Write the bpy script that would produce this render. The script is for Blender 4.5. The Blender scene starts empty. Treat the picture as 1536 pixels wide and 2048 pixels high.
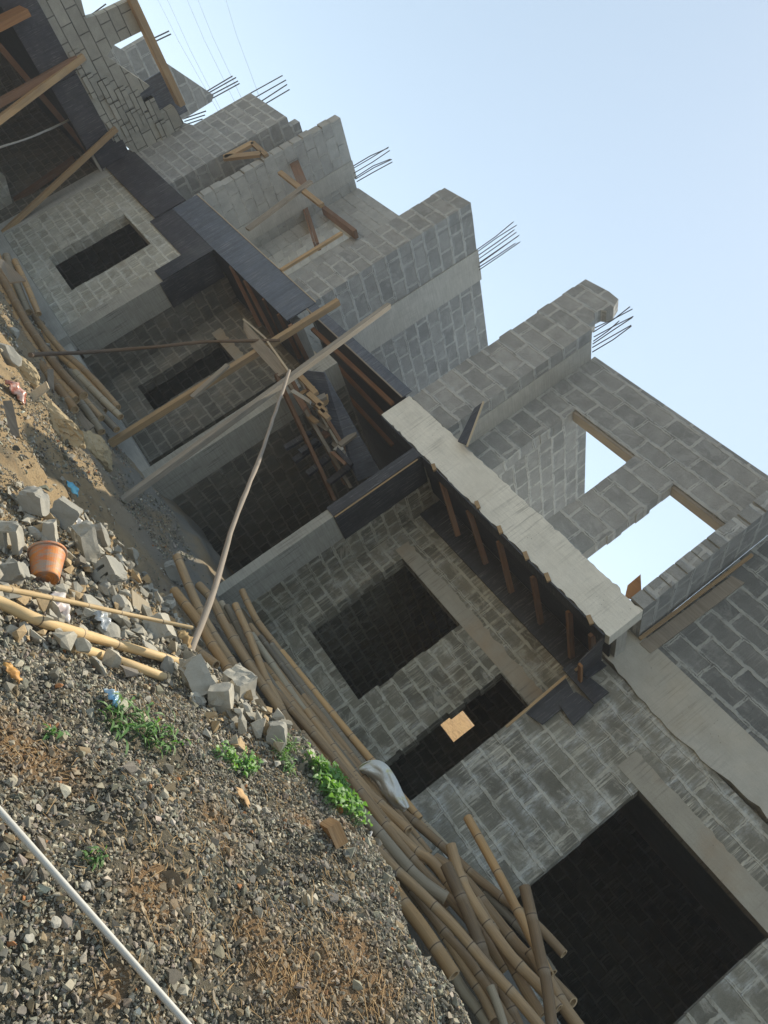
import bpy, bmesh, math, random
import numpy as np
from mathutils import Vector, Matrix, Euler

random.seed(7)
rng = np.random.default_rng(11)
sc = bpy.context.scene
COL = sc.collection
RAD = math.radians

# ------------------------------------------------------------------ camera
FPX, YAW, PITCH, ROLL = 1431.0, RAD(-34.7), RAD(9.8), RAD(54.8)
_cy, _sy, _cp, _sp = math.cos(YAW), math.sin(YAW), math.cos(PITCH), math.sin(PITCH)
_f = np.array([_sy * _cp, _cy * _cp, _sp]); _r = np.array([_cy, -_sy, 0.0]); _u = np.cross(_r, _f)
_c, _s = math.cos(ROLL), math.sin(ROLL)
CR = _c * _r + _s * _u
CU = -_s * _r + _c * _u
cam_d = bpy.data.cameras.new('camera')
cam = bpy.data.objects.new('camera', cam_d); COL.objects.link(cam)
cam.matrix_world = Matrix(((CR[0], CU[0], -_f[0], 0), (CR[1], CU[1], -_f[1], 0), (CR[2], CU[2], -_f[2], 0), (0, 0, 0, 1)))
cam_d.sensor_fit = 'VERTICAL'; cam_d.sensor_height = 36.0; cam_d.sensor_width = 27.0
cam_d.lens = 36.0 * FPX / 2048.0
cam_d.clip_start = 0.02; cam_d.clip_end = 2000
sc.camera = cam


def ray(px, py):
    return (px - 768) * CR - (py - 1024) * CU + FPX * _f


def atY(px, py, Y):
    d = ray(px, py); return d * (Y / d[1])


def atX(px, py, X):
    d = ray(px, py); return d * (X / d[0])


def atZ(px, py, Z):
    d = ray(px, py); return d * (Z / d[2])


def atD(px, py, D):
    d = ray(px, py); return d * (D / np.linalg.norm(d))


# ------------------------------------------------------------------ mesh building
class MB:
    def __init__(self):
        self.v = []; self.f = []; self.uv = []; self.mi = []

    def face(self, pts, uv=None, mi=0):
        n = len(self.v)
        self.v.extend([tuple(float(c) for c in p) for p in pts])
        self.f.append(tuple(range(n, n + len(pts))))
        self.uv.append(uv); self.mi.append(mi)

    def box(self, x0, x1, y0, y1, z0, z1, mi=0):
        self.prism([(x0, z0), (x1, z0), (x1, z1), (x0, z1)], y0, y1, mi)

    def prism(self, poly, y0, y1, mi=0):
        """polygon in (x, z), counter-clockwise seen from -Y, extruded from y0 (front) to y1"""
        a = sum(poly[i][0] * poly[(i + 1) % len(poly)][1] - poly[(i + 1) % len(poly)][0] * poly[i][1] for i in range(len(poly)))
        if a < 0: poly = poly[::-1]
        n = len(poly)
        self.face([(p[0], y0, p[1]) for p in poly], mi=mi)
        self.face([(p[0], y1, p[1]) for p in poly[::-1]], mi=mi)
        for i in range(n):
            p, q = poly[i], poly[(i + 1) % n]
            self.face([(p[0], y0, p[1]), (p[0], y1, p[1]), (q[0], y1, q[1]), (q[0], y0, q[1])], mi=mi)

    def prismX(self, poly, x0, x1, mi=0):
        """polygon in (y, z) extruded along X"""
        a = sum(poly[i][0] * poly[(i + 1) % len(poly)][1] - poly[(i + 1) % len(poly)][0] * poly[i][1] for i in range(len(poly)))
        if a < 0: poly = poly[::-1]
        n = len(poly)
        self.face([(x1, p[0], p[1]) for p in poly], mi=mi)
        self.face([(x0, p[0], p[1]) for p in poly[::-1]], mi=mi)
        for i in range(n):
            p, q = poly[i], poly[(i + 1) % n]
            self.face([(x0, p[0], p[1]), (x0, q[0], q[1]), (x1, q[0], q[1]), (x1, p[0], p[1])][::-1], mi=mi)

    def bar(self, p0, p1, w, h, up=(0, 0, 1), mi=0, taper=1.0, jit=0.0, u0=None):
        p0 = Vector(p0); p1 = Vector(p1); d = p1 - p0; L = d.length; d.normalize()
        upv = Vector(up); s = d.cross(upv)
        if s.length < 1e-4: s = d.cross(Vector((1, 0, 0)))
        s.normalize(); t = s.cross(d).normalized()
        if u0 is None: u0 = random.random() * 7
        def ring(p, k, sk=0):
            return [p + s * (a * w / 2 * k) + t * (b * h / 2 * k) + d * sk * a for a, b in ((-1, -1), (1, -1), (1, 1), (-1, 1))]
        A = ring(p0, 1, random.uniform(-jit, jit)); B = ring(p1, taper, random.uniform(-jit, jit))
        vo = random.random() * 5
        per = [w, h, w, h]; v = vo
        for i in range(4):
            j = (i + 1) % 4
            self.face([A[i], B[i], B[j], A[j]][::-1], [(u0, v), (u0 + L, v), (u0 + L, v + per[i]), (u0, v + per[i])][::-1], mi)
            v += per[i]
        self.face([A[0], A[1], A[2], A[3]][::-1], None, mi)
        self.face([B[0], B[1], B[2], B[3]], None, mi)

    def tube(self, pts, rad, seg=12, mi=0, cap=True, hollow=0.0, u0=None, cut=0.0):
        """swept tube; rad a number or one per point; hollow = wall thickness, leaving open ends"""
        P = [Vector(p) for p in pts]; n = len(P)
        R = [rad] * n if isinstance(rad, (int, float)) else list(rad)
        if u0 is None: u0 = random.random() * 9
        T = []
        for i in range(n):
            d = P[min(i + 1, n - 1)] - P[max(i - 1, 0)]; T.append(d.normalized())
        s = T[0].cross(Vector((0.13, 0.21, 1))).normalized()
        rings = []; us = []; acc = u0
        for i in range(n):
            if i: acc += (P[i] - P[i - 1]).length
            us.append(acc)
            s = (s - T[i] * s.dot(T[i])).normalized(); t = T[i].cross(s)
            rings.append((P[i], s.copy(), t.copy(), R[i]))
        def ringpts(k, r, shift=0.0):
            p, s, t, _ = rings[k]
            return [p + s * (r * math.cos(2 * math.pi * j / seg)) + t * (r * math.sin(2 * math.pi * j / seg)) + T[k] * shift * math.cos(2 * math.pi * j / seg) for j in range(seg)]
        base = len(self.v)
        allr = [ringpts(k, rings[k][3], (cut if k in (0, n - 1) else 0)) for k in range(n)]
        for k in range(n): self.v.extend([tuple(q) for q in allr[k]])
        for k in range(n - 1):
            for j in range(seg):
                j2 = (j + 1) % seg
                self.f.append((base + k * seg + j, base + k * seg + j2, base + (k + 1) * seg + j2, base + (k + 1) * seg + j))
                va, vb = j / seg, (j + 1) / seg
                self.uv.append([(us[k], va), (us[k], vb), (us[k + 1], vb), (us[k + 1], va)]); self.mi.append(mi)
        if hollow:
            for k, m in ((0, 1), (n - 1, n - 2)):
                ro = rings[k][3]; ri = ro - hollow
                O = allr[k]; I = ringpts(k, ri, cut)
                dep = (P[m] - P[k]).normalized() * min(0.12, (P[m] - P[k]).length)
                D = [q + dep for q in I]
                for j in range(seg):
                    j2 = (j + 1) % seg
                    q1 = [O[j], O[j2], I[j2], I[j]]; q2 = [I[j], I[j2], D[j2], D[j]]
                    if k: q1 = q1; q2 = q2
                    else: q1 = q1[::-1]; q2 = q2[::-1]
                    self.face(q1, None, mi + 1 if hollow else mi); self.face(q2, None, mi + 1 if hollow else mi)
                self.face(D if k else D[::-1], None, mi + 1)
        elif cap:
            self.face(allr[0][::-1], None, mi); self.face(allr[-1], None, mi)

    def build(self, name, mats, parent=None, origin=None, smooth=False, weld=False):
        if not isinstance(mats, (list, tuple)): mats = [mats]
        V = np.array(self.v, dtype=np.float64)
        if origin is None:
            if parent is not None: origin = np.array(parent.location)
            else: origin = np.array([(V[:, 0].min() + V[:, 0].max()) / 2, (V[:, 1].min() + V[:, 1].max()) / 2, V[:, 2].min()])
        origin = np.array(origin, dtype=np.float64)
        me = bpy.data.meshes.new(name)
        me.from_pydata([tuple(p) for p in (V - origin)], [], self.f)
        for m in mats: me.materials.append(m)
        me.polygons.foreach_set('material_index', self.mi)
        uvl = me.uv_layers.new(name='UVMap'); buf = np.zeros(len(me.loops) * 2)
        k = 0
        for fi, f in enumerate(self.f):
            uv = self.uv[fi]
            if uv is None:
                n = me.polygons[fi].normal; ax, ay, az = abs(n.x), abs(n.y), abs(n.z)
                for vi in f:
                    p = V[vi]
                    if ax >= ay and ax >= az: u_, v_ = p[1], p[2]
                    elif ay >= az: u_, v_ = p[0], p[2]
                    else: u_, v_ = p[0], p[1]
                    buf[k] = u_; buf[k + 1] = v_; k += 2
            else:
                for a, b in uv: buf[k] = a; buf[k + 1] = b; k += 2
        uvl.data.foreach_set('uv', buf)
        if weld:
            bm = bmesh.new(); bm.from_mesh(me); bmesh.ops.remove_doubles(bm, verts=bm.verts, dist=1e-5); bm.to_mesh(me); bm.free()
        if smooth: me.polygons.foreach_set('use_smooth', [True] * len(me.polygons))
        me.update()
        o = bpy.data.objects.new(name, me); COL.objects.link(o)
        if parent is not None:
            o.parent = parent
            o.location = Vector(origin) - parent.location
        else:
            o.location = Vector(origin)
        return o


def tag(o, label=None, cat=None, group=None, kind=None):
    if label: o['label'] = label
    if cat: o['category'] = cat
    if group: o['group'] = group
    if kind: o['kind'] = kind
    return o


def thing(name, label, cat, loc, group=None):
    o = bpy.data.objects.new(name, None); COL.objects.link(o)
    o.location = Vector([float(c) for c in loc]); o.empty_display_size = 0.2
    return tag(o, label, cat, group)


def wall_cells(mb, xs, zs, y0, y1, solid, mi=0):
    """wall on a grid of cells; solid(i, j) says which cells exist; only outer faces are made"""
    nx, nz = len(xs) - 1, len(zs) - 1
    S = lambda i, j: 0 <= i < nx and 0 <= j < nz and solid(i, j)
    for i in range(nx):
        for j in range(nz):
            if not S(i, j): continue
            a, b, c, d = xs[i], xs[i + 1], zs[j], zs[j + 1]
            mb.face([(a, y0, c), (b, y0, c), (b, y0, d), (a, y0, d)], mi=mi)
            mb.face([(a, y1, c), (a, y1, d), (b, y1, d), (b, y1, c)], mi=mi)
            if not S(i - 1, j): mb.face([(a, y0, c), (a, y0, d), (a, y1, d), (a, y1, c)], mi=mi)
            if not S(i + 1, j): mb.face([(b, y0, c), (b, y1, c), (b, y1, d), (b, y0, d)], mi=mi)
            if not S(i, j - 1): mb.face([(a, y0, c), (a, y1, c), (b, y1, c), (b, y0, c)], mi=mi)
            if not S(i, j + 1): mb.face([(a, y0, d), (b, y0, d), (b, y1, d), (a, y1, d)], mi=mi)


ROW = 0.243


def wall_open(mb, x0, x1, z0, z1, y0, y1, opens=(), rag=0.0, mi=0):
    """masonry wall along X with openings (x0,x1,z0,z1); rag staggers the jambs course by course"""
    zs = {z0, z1}
    for o in opens: zs.add(max(z0, o[2])); zs.add(min(z1, o[3]))
    if rag:
        k = math.ceil(z0 / ROW)
        while k * ROW < z1 - 0.02:
            if all(abs(k * ROW - z) > 0.03 for z in zs): zs.add(k * ROW)
            k += 1
    zs = sorted(zs)
    rs = random.Random(int(1000 * (x0 + 40)) + int(100 * z0))
    for j in range(len(zs) - 1):
        c, d = zs[j], zs[j + 1]; zm = (c + d) / 2
        gaps = sorted([(o[0], o[1]) for o in opens if o[2] < zm < o[3]])
        cur = x0; spans = []
        for g0, g1 in gaps:
            r0 = rs.uniform(-rag, rag); r1 = rs.uniform(-rag, rag)
            if g0 > cur: spans.append((cur, g0 + r0))
            cur = g1 + r1
        if cur < x1: spans.append((cur, x1))
        for a, b in spans:
            mb.face([(a, y0, c), (b, y0, c), (b, y0, d), (a, y0, d)], mi=mi)
            mb.face([(a, y1, c), (a, y1, d), (b, y1, d), (b, y1, c)], mi=mi)
            mb.face([(a, y0, c), (a, y0, d), (a, y1, d), (a, y1, c)], mi=mi)
            mb.face([(b, y0, c), (b, y1, c), (b, y1, d), (b, y0, d)], mi=mi)
            if j == 0 or any(abs(o[3] - c) < 1e-6 for o in opens) or rag: mb.face([(a, y0, c), (a, y1, c), (b, y1, c), (b, y0, c)], mi=mi)
            if j == len(zs) - 2 or any(abs(o[2] - d) < 1e-6 for o in opens) or rag: mb.face([(a, y0, d), (b, y0, d), (b, y1, d), (a, y1, d)], mi=mi)


def ragged(x, z0, z1, amp, seed, outward=1):
    """list of (x, z) points up a broken masonry edge, stepped once a course"""
    rs = random.Random(seed); pts = []; k = math.floor(z0 / ROW) + 1; z = z0
    xo = x + outward * rs.uniform(0, amp)
    pts.append((xo, z0))
    while k * ROW < z1 - 0.05:
        pts.append((xo, k * ROW - 0.012)); pts.append((xo - outward * 0.022, k * ROW - 0.004)); pts.append((xo - outward * 0.022, k * ROW + 0.008))
        xo = x + outward * rs.uniform(0, amp); pts.append((xo, k * ROW + 0.012)); k += 1
    pts.append((xo, z1))
    return pts


# ------------------------------------------------------------------ materials
class NT:
    def __init__(self, name):
        self.m = bpy.data.materials.new(name); self.m.use_nodes = True
        self.t = self.m.node_tree; self.t.nodes.clear()
        self.out = self.n('ShaderNodeOutputMaterial'); self.p = self.n('ShaderNodeBsdfPrincipled')
        self.l(self.p.outputs[0], self.out.inputs[0])

    def n(self, ty, **kw):
        nd = self.t.nodes.new(ty)
        for k, v in kw.items(): setattr(nd, k, v)
        return nd

    def l(self, a, b): self.t.links.new(a, b)

    def put(self, sock, v):
        if hasattr(v, 'is_output'): self.l(v, sock)
        elif v is not None:
            if isinstance(v, (tuple, list)) and len(v) == 3 and sock.type == 'RGBA': v = (*v, 1)
            sock.default_value = v

    def math(self, op, a, b=None, c=None, clamp=False):
        nd = self.n('ShaderNodeMath', operation=op, use_clamp=clamp)
        self.put(nd.inputs[0], a)
        if b is not None: self.put(nd.inputs[1], b)
        if c is not None: self.put(nd.inputs[2], c)
        return nd.outputs[0]

    def mix(self, fac, a, b, mode='MIX'):
        nd = self.n('ShaderNodeMixRGB', blend_type=mode)
        self.put(nd.inputs[0], fac); self.put(nd.inputs[1], a); self.put(nd.inputs[2], b)
        return nd.outputs[0]

    def uv(self): return self.n('ShaderNodeUVMap').outputs[0]
    def obj(self): return self.n('ShaderNodeTexCoord').outputs['Object']
    def pos(self): return self.n('ShaderNodeNewGeometry').outputs['Position']

    def map(self, vec, scale=(1, 1, 1), loc=(0, 0, 0)):
        nd = self.n('ShaderNodeMapping'); self.put(nd.inputs[0], vec)
        nd.inputs['Scale'].default_value = scale; nd.inputs['Location'].default_value = loc
        return nd.outputs[0]

    def noise(self, vec, scale, detail=4, rough=0.6, out=0, dist=0.0):
        nd = self.n('ShaderNodeTexNoise'); self.put(nd.inputs['Vector'], vec)
        nd.inputs['Scale'].default_value = scale; nd.inputs['Detail'].default_value = detail
        nd.inputs['Roughness'].default_value = rough; nd.inputs['Distortion'].default_value = dist
        return nd.outputs[out]

    def ramp(self, fac, a, b, clamp=True):
        nd = self.n('ShaderNodeMapRange'); nd.clamp = clamp
        self.put(nd.inputs[0], fac); nd.inputs[1].default_value = a; nd.inputs[2].default_value = b
        return nd.outputs[0]

    def vmath(self, op, a, b=None, s=None):
        nd = self.n('ShaderNodeVectorMath', operation=op); self.put(nd.inputs[0], a)
        if b is not None: self.put(nd.inputs[1], b)
        if s is not None: nd.inputs['Scale'].default_value = s
        return nd.outputs[0]

    def bump(self, h, strength, dist=0.01, prev=None):
        nd = self.n('ShaderNodeBump'); nd.inputs['Strength'].default_value = strength; nd.inputs['Distance'].default_value = dist
        self.put(nd.inputs['Height'], h)
        if prev is not None: self.put(nd.inputs['Normal'], prev)
        return nd.outputs[0]

    def done(self, col, rough=0.9, normal=None, spec=0.3, **kw):
        self.put(self.p.inputs['Base Color'], col); self.put(self.p.inputs['Roughness'], rough)
        self.p.inputs['Specular IOR Level'].default_value = spec
        if normal is not None: self.l(normal, self.p.inputs['Normal'])
        for k, v in kw.items(): self.put(self.p.inputs[k], v)
        return self.m


def mat_block(name, c1, c2, mortar, streak=0.0, white=0.0, msize=0.016, smear=0.5, ox=0.0, warm=0.0, row=ROW, wid=0.475, wob=0.075, patch=0.0):
    """hand laid hollow block masonry: uneven joints, mortar squeezed out, cement runs"""
    t = NT(name); uv = t.map(t.uv(), loc=(ox, 0.0, 0))
    nz = t.noise(uv, 5.0, 5, 0.68, out=1)
    d = t.vmath('SCALE', t.vmath('SUBTRACT', nz, (0.5, 0.5, 0.5)), s=wob)
    vec = t.vmath('ADD', uv, d)
    def brick(ms, smooth):
        b = t.n('ShaderNodeTexBrick'); t.put(b.inputs['Vector'], vec)
        b.offset = 0.47; b.offset_frequency = 2; b.squash = 1.0
        b.inputs['Scale'].default_value = 1.0; b.inputs['Mortar Size'].default_value = ms; b.inputs['Mortar Smooth'].default_value = smooth
        b.inputs['Brick Width'].default_value = wid; b.inputs['Row Height'].default_value = row; b.inputs['Bias'].default_value = 0.0
        t.put(b.inputs['Color1'], c1); t.put(b.inputs['Color2'], c2); t.put(b.inputs['Mortar'], c1)
        return b
    b1 = brick(msize, 0.35); b2 = brick(msize * 2.6, 0.9)
    sm = t.ramp(t.noise(uv, 3.3, 5, 0.7), 0.52, 0.68)
    fac = t.math('MAXIMUM', b1.outputs['Fac'], t.math('MULTIPLY', t.math('MULTIPLY', b2.outputs['Fac'], sm), smear))
    breakup = t.ramp(t.noise(uv, 9.0, 4, 0.7), 0.30, 0.46)
    fac = t.math('MULTIPLY', fac, t.math('ADD', 0.30, t.math('MULTIPLY', breakup, 0.60)))
    fine = t.noise(uv, 70, 4, 0.75); mid = t.noise(uv, 4.5, 5, 0.65); big = t.noise(uv, 0.8, 3, 0.6)
    col = t.mix(1.0, b1.outputs['Color'], t.mix(fine, (0.62, 0.62, 0.62), (1.38, 1.38, 1.38)), 'MULTIPLY')
    col = t.mix(1.0, col, t.mix(mid, (0.62, 0.62, 0.61), (1.36, 1.36, 1.34)), 'MULTIPLY')
    mcol = t.mix(1.0, mortar, t.mix(mid, (0.72, 0.72, 0.72), (1.25, 1.25, 1.22)), 'MULTIPLY')
    col = t.mix(fac, col, mcol)
    if patch:      # cement smeared over the faces
        pm = t.ramp(t.noise(t.map(uv, scale=(1.0, 1.5, 1), loc=(2.2, 6.1, 0)), 2.1, 7, 0.72, dist=0.6), 0.535, 0.60)
        col = t.mix(t.math('MULTIPLY', pm, patch), col, t.mix(mid, tuple(.62 * k for k in mortar), tuple(1.02 * k for k in mortar)))
        dmp = t.ramp(t.noise(t.map(uv, scale=(1.4, .7, 1), loc=(9, 1, 0)), 1.2, 5, 0.7), 0.56, 0.74)
        col = t.mix(t.math('MULTIPLY', dmp, 0.45), col, t.mix(1.0, col, (0.42, 0.40, 0.36), 'MULTIPLY'))
    # open joints: thin dark cracks where the mortar fell short
    b4 = brick(0.0035, 0.2)
    ck = t.math('MULTIPLY', b4.outputs['Fac'], t.ramp(t.noise(t.map(uv, loc=(7, 3, 0)), 2.6, 4, 0.7), 0.50, 0.60))
    col = t.mix(t.math('MULTIPLY', ck, 0.85), col, (0.035, 0.034, 0.03))
    hol = t.n('ShaderNodeTexVoronoi'); t.put(hol.inputs['Vector'], uv); hol.inputs['Scale'].default_value = 26
    hl = t.math('MULTIPLY', t.ramp(hol.outputs['Distance'], 0.16, 0.08), t.ramp(t.noise(t.map(uv, loc=(1, 8, 0)), 5, 3), 0.58, 0.66))
    col = t.mix(t.math('MULTIPLY', hl, 0.6), col, (0.05, 0.048, 0.043))
    if warm: col = t.mix(t.math('MULTIPLY', t.ramp(t.noise(uv, 1.6, 4, 0.6), 0.5, 0.7), warm), col, (0.24, 0.17, 0.10))
    if streak:
        sv = t.map(uv, scale=(46, 2.2, 1)); s1 = t.noise(sv, 1.0, 3, 0.6)
        s2 = t.noise(t.map(uv, scale=(17, 0.9, 1)), 1.0, 2, 0.5)
        msk = t.ramp(t.noise(t.map(uv, scale=(1.1, 1.6, 1), loc=(3.3, 1, 0)), 1.3, 4, 0.65), 0.42, 0.62)
        s = t.math('MULTIPLY', t.ramp(s1, 0.50, 0.60), t.ramp(s2, 0.36, 0.58))
        s = t.math('MULTIPLY', t.math('MULTIPLY', s, msk), streak)
        col = t.mix(s, col, t.mix(1.0, mortar, (1.25, 1.25, 1.22), 'MULTIPLY'))
    if white:
        b3 = brick(0.13, 1.0)
        wn = t.ramp(t.noise(t.map(uv, scale=(2.0, 1.3, 1), loc=(5, 2, 0)), 1.5, 4, 0.7), 0.44, 0.66)
        wf = t.ramp(t.noise(t.map(uv, scale=(30, 7, 1)), 1.0, 4, 0.7), 0.36, 0.64)
        w = t.math('MULTIPLY', t.math('MULTIPLY', t.math('MULTIPLY', wn, wf), b3.outputs['Fac']), white)
        col = t.mix(w, col, (0.66, 0.68, 0.67))
    col = t.mix(1.0, col, t.mix(big, (0.80, 0.80, 0.80), (1.20, 1.20, 1.20)), 'MULTIPLY')
    h = t.math('ADD', t.math('MULTIPLY', fine, 0.6), t.math('ADD', t.math('MULTIPLY', fac, 1.1), t.math('MULTIPLY', mid, 0.9)))
    h = t.math('SUBTRACT', h, t.math('ADD', t.math('MULTIPLY', ck, 1.5), hl))
    return t.done(col, 0.93, t.bump(h, 0.8, 0.02), 0.2)


def mat_concrete(name, c, grain=1.0, streak=0.0, stain=(0.25, 0.23, 0.19), st=0.4, bumpd=0.008):
    t = NT(name); uv = t.uv()
    fine = t.noise(uv, 60, 5, 0.75); mid = t.noise(uv, 3.0, 6, 0.68); board = t.noise(t.map(uv, scale=(3, 40, 1)), 1.0, 4, 0.6)
    big = t.noise(uv, 0.9, 4, 0.6)
    col = t.mix(1.0, c, t.mix(mid, (0.70, 0.70, 0.70), (1.28, 1.28, 1.28)), 'MULTIPLY')
    col = t.mix(1.0, col, t.mix(fine, (0.85, 0.85, 0.85), (1.15, 1.15, 1.15)), 'MULTIPLY')
    if grain: col = t.mix(1.0, col, t.mix(board, (1 - .32 * grain,) * 3, (1 + .28 * grain,) * 3), 'MULTIPLY')
    col = t.mix(t.math('MULTIPLY', t.ramp(big, 0.48, 0.72), st), col, stain)
    if streak:
        s1 = t.noise(t.map(uv, scale=(38, 1.6, 1)), 1.0, 3, 0.6)
        msk = t.ramp(t.noise(uv, 1.1, 4, 0.6), 0.45, 0.65)
        col = t.mix(t.math('MULTIPLY', t.math('MULTIPLY', t.ramp(s1, 0.52, 0.66), msk), streak), col, (0.10, 0.095, 0.085))
    pit = t.n('ShaderNodeTexVoronoi'); t.put(pit.inputs['Vector'], uv); pit.inputs['Scale'].default_value = 16
    pits = t.math('MULTIPLY', t.ramp(pit.outputs['Distance'], 0.11, 0.05), t.ramp(t.noise(uv, 2.3, 3), 0.52, 0.62))
    col = t.mix(t.math('MULTIPLY', pits, 0.75), col, (0.09, 0.085, 0.08))
    h = t.math('SUBTRACT', t.math('ADD', t.math('MULTIPLY', fine, 0.3), t.math('ADD', t.math('MULTIPLY', mid, 0.8), t.math('MULTIPLY', board, 0.4 * grain))), t.math('MULTIPLY', pits, 0.8))
    return t.done(col, 0.88, t.bump(h, 0.6, bumpd), 0.25)


def mat_form(name, c=(0.014, 0.0145, 0.019), streak=0.8, rough=0.45, along=0, dusty=0.16):
    """film faced shuttering ply, scratched and grooved, with dried cement runs"""
    t = NT(name); uv = t.uv()
    f = (lambda a, b: (b, a, 1)) if along else (lambda a, b: (a, b, 1))
    s1 = t.noise(t.map(uv, scale=f(60, 2.0)), 1.0, 5, 0.75); s2 = t.noise(t.map(uv, scale=f(150, 3.5), loc=(2, 5, 0)), 1.0, 3, 0.7)
    rib = t.noise(t.map(uv, scale=f(24, 0.5), loc=(4, 1, 0)), 1.0, 4, 0.6)
    msk = t.ramp(t.noise(uv, 1.7, 5, 0.75), 0.40, 0.66)
    s = t.math('MULTIPLY', t.math('MULTIPLY', t.ramp(s1, 0.55, 0.64), msk), streak)
    s = t.math('MAXIMUM', s, t.math('MULTIPLY', t.math('MULTIPLY', t.ramp(s2, 0.60, 0.68), t.ramp(t.noise(uv, 2.6, 4), 0.48, 0.6)), streak * 0.7))
    wear = t.noise(uv, 3.4, 6, 0.75)
    col = t.mix(t.ramp(wear, 0.35, 0.75), c, tuple(2.3 * k + 0.010 for k in c))
    col = t.mix(t.math('MULTIPLY', t.ramp(rib, 0.45, 0.65), 0.6), col, tuple(0.45 * k for k in c))
    col = t.mix(s, col, (0.36, 0.36, 0.35))
    dust = t.ramp(t.noise(uv, 1.1, 5, 0.7), 0.5, 0.75)
    col = t.mix(t.math('MULTIPLY', dust, dusty), col, (0.22, 0.21, 0.185))
    r = t.math('ADD', rough, t.math('MULTIPLY', s, 0.4)); r = t.math('ADD', r, t.math('MULTIPLY', t.ramp(wear, 0.3, 0.8), 0.2))
    return t.done(col, r, t.bump(t.math('ADD', t.math('ADD', wear, rib), s), 0.5, 0.008), 0.45)


def mat_wood(name, c1, c2, dirt=0.3):
    t = NT(name); uv = t.uv(); oi = t.n('ShaderNodeObjectInfo').outputs['Random']
    loc = t.vmath('ADD', uv, t.vmath('SCALE', t.n('ShaderNodeCombineXYZ').outputs[0], s=1.0))
    g = t.noise(t.map(loc, scale=(2.2, 70, 1)), 1.0, 5, 0.65, dist=0.4); g2 = t.noise(t.map(loc, scale=(0.9, 14, 1)), 1.0, 3, 0.6)
    big = t.noise(loc, 2.4, 4, 0.6)
    col = t.mix(t.ramp(g, 0.3, 0.7), c1, c2)
    col = t.mix(1.0, col, t.mix(g2, (0.72, 0.70, 0.68), (1.25, 1.25, 1.25)), 'MULTIPLY')
    col = t.mix(t.math('MULTIPLY', t.ramp(big, 0.48, 0.66), dirt), col, (0.17, 0.155, 0.13))
    col = t.mix(1.0, col, t.mix(oi, (0.8, 0.8, 0.8), (1.2, 1.2, 1.2)), 'MULTIPLY')
    return t.done(col, 0.8, t.bump(g, 0.45, 0.004), 0.25)


def mat_bamboo(name, c1, c2, c3):
    t = NT(name); uv = t.uv(); oi = t.n('ShaderNodeObjectInfo').outputs['Random']
    v = t.map(uv, scale=(1, 1, 1))
    g = t.noise(t.map(v, scale=(1.6, 26, 1)), 1.0, 5, 0.65); b = t.noise(t.map(v, scale=(2.2, 2.2, 1)), 1.0, 4, 0.65)
    sx = t.n('ShaderNodeSeparateXYZ'); t.put(sx.inputs[0], uv)
    fr = t.math('FRACT', t.math('DIVIDE', sx.outputs[0], 0.34))
    ring = t.ramp(t.math('ABSOLUTE', t.math('SUBTRACT', fr, 0.5)), 0.017, 0.004)
    halo = t.ramp(t.math('ABSOLUTE', t.math('SUBTRACT', fr, 0.53)), 0.11, 0.0)
    col = t.mix(t.ramp(g, 0.32, 0.68), c1, c2)
    col = t.mix(t.math('MULTIPLY', t.ramp(b, 0.42, 0.70), 0.75), col, c3)
    col = t.mix(1.0, col, t.mix(oi, (0.55, 0.54, 0.54), (1.4, 1.36, 1.28)), 'MULTIPLY')
    col = t.mix(t.math('MULTIPLY', halo, 0.3), col, (0.40, 0.34, 0.25))
    col = t.mix(t.math('MULTIPLY', ring, 0.85), col, (0.055, 0.032, 0.022))
    dk = t.ramp(t.noise(t.map(v, scale=(5, 9, 1)), 1.0, 5, 0.75), 0.62, 0.74)
    col = t.mix(t.math('MULTIPLY', dk, 0.75), col, (0.07, 0.055, 0.04))
    return t.done(col, 0.62, t.bump(t.math('ADD', g, b), 0.25, 0.004), 0.35)


def mat_plain(name, c, rough=0.6, var=0.2, scale=20, bump=0.1, spec=0.4, **kw):
    t = NT(name); o = t.obj(); n = t.noise(o, scale, 5, 0.65)
    col = t.mix(1.0, c, t.mix(n, (1 - var,) * 3, (1 + var,) * 3), 'MULTIPLY')
    return t.done(col, rough, t.bump(n, bump, 0.005) if bump else None, spec, **kw)


M = {}
M['blockA'] = mat_block('block_wall_near', (0.135, 0.14, 0.138), (0.195, 0.198, 0.19), (0.40, 0.405, 0.38), 0.25, 0.0, 0.027, 0.9, patch=0.35)
M['block'] = mat_block('block_wall', (0.22, 0.22, 0.205), (0.29, 0.285, 0.26), (0.42, 0.415, 0.38), 0.15, 0.0, 0.022, 0.85)
M['blockU'] = mat_block('block_wall_upper', (0.235, 0.24, 0.235), (0.315, 0.315, 0.303), (0.45, 0.452, 0.435), 0.0, 0.0, 0.030, 0.9, 0.17, 0.0, 0.268, 0.46, patch=0.5)
M['blockS'] = mat_block('block_wall_smooth', (0.34, 0.34, 0.325), (0.40, 0.40, 0.38), (0.455, 0.45, 0.42), 0.12, 0.0, 0.014, 0.8, 0.31)
M['blockW'] = mat_block('block_wall_streaked', (0.130, 0.120, 0.092), (0.225, 0.208, 0.16), (0.44, 0.415, 0.335), 0.95, 0.45, 0.026, 0.95, 0.08, 0.30, 0.207, 0.335, patch=0.8)
M['blockD'] = mat_block('block_wall_recess_shade', (0.105, 0.10, 0.085), (0.165, 0.155, 0.13), (0.27, 0.255, 0.215), 0.7, 0.15, 0.022, 0.9, 0.08, 0.25, 0.215, 0.36)  # block colour darkened to paint in the shade of recesses, porches and rooms
M['blockP'] = mat_block('block_pier_streaked', (0.165, 0.157, 0.13), (0.255, 0.243, 0.20), (0.48, 0.455, 0.385), 0.9, 0.9, 0.023, 0.85, 0.11, patch=0.85)
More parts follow.
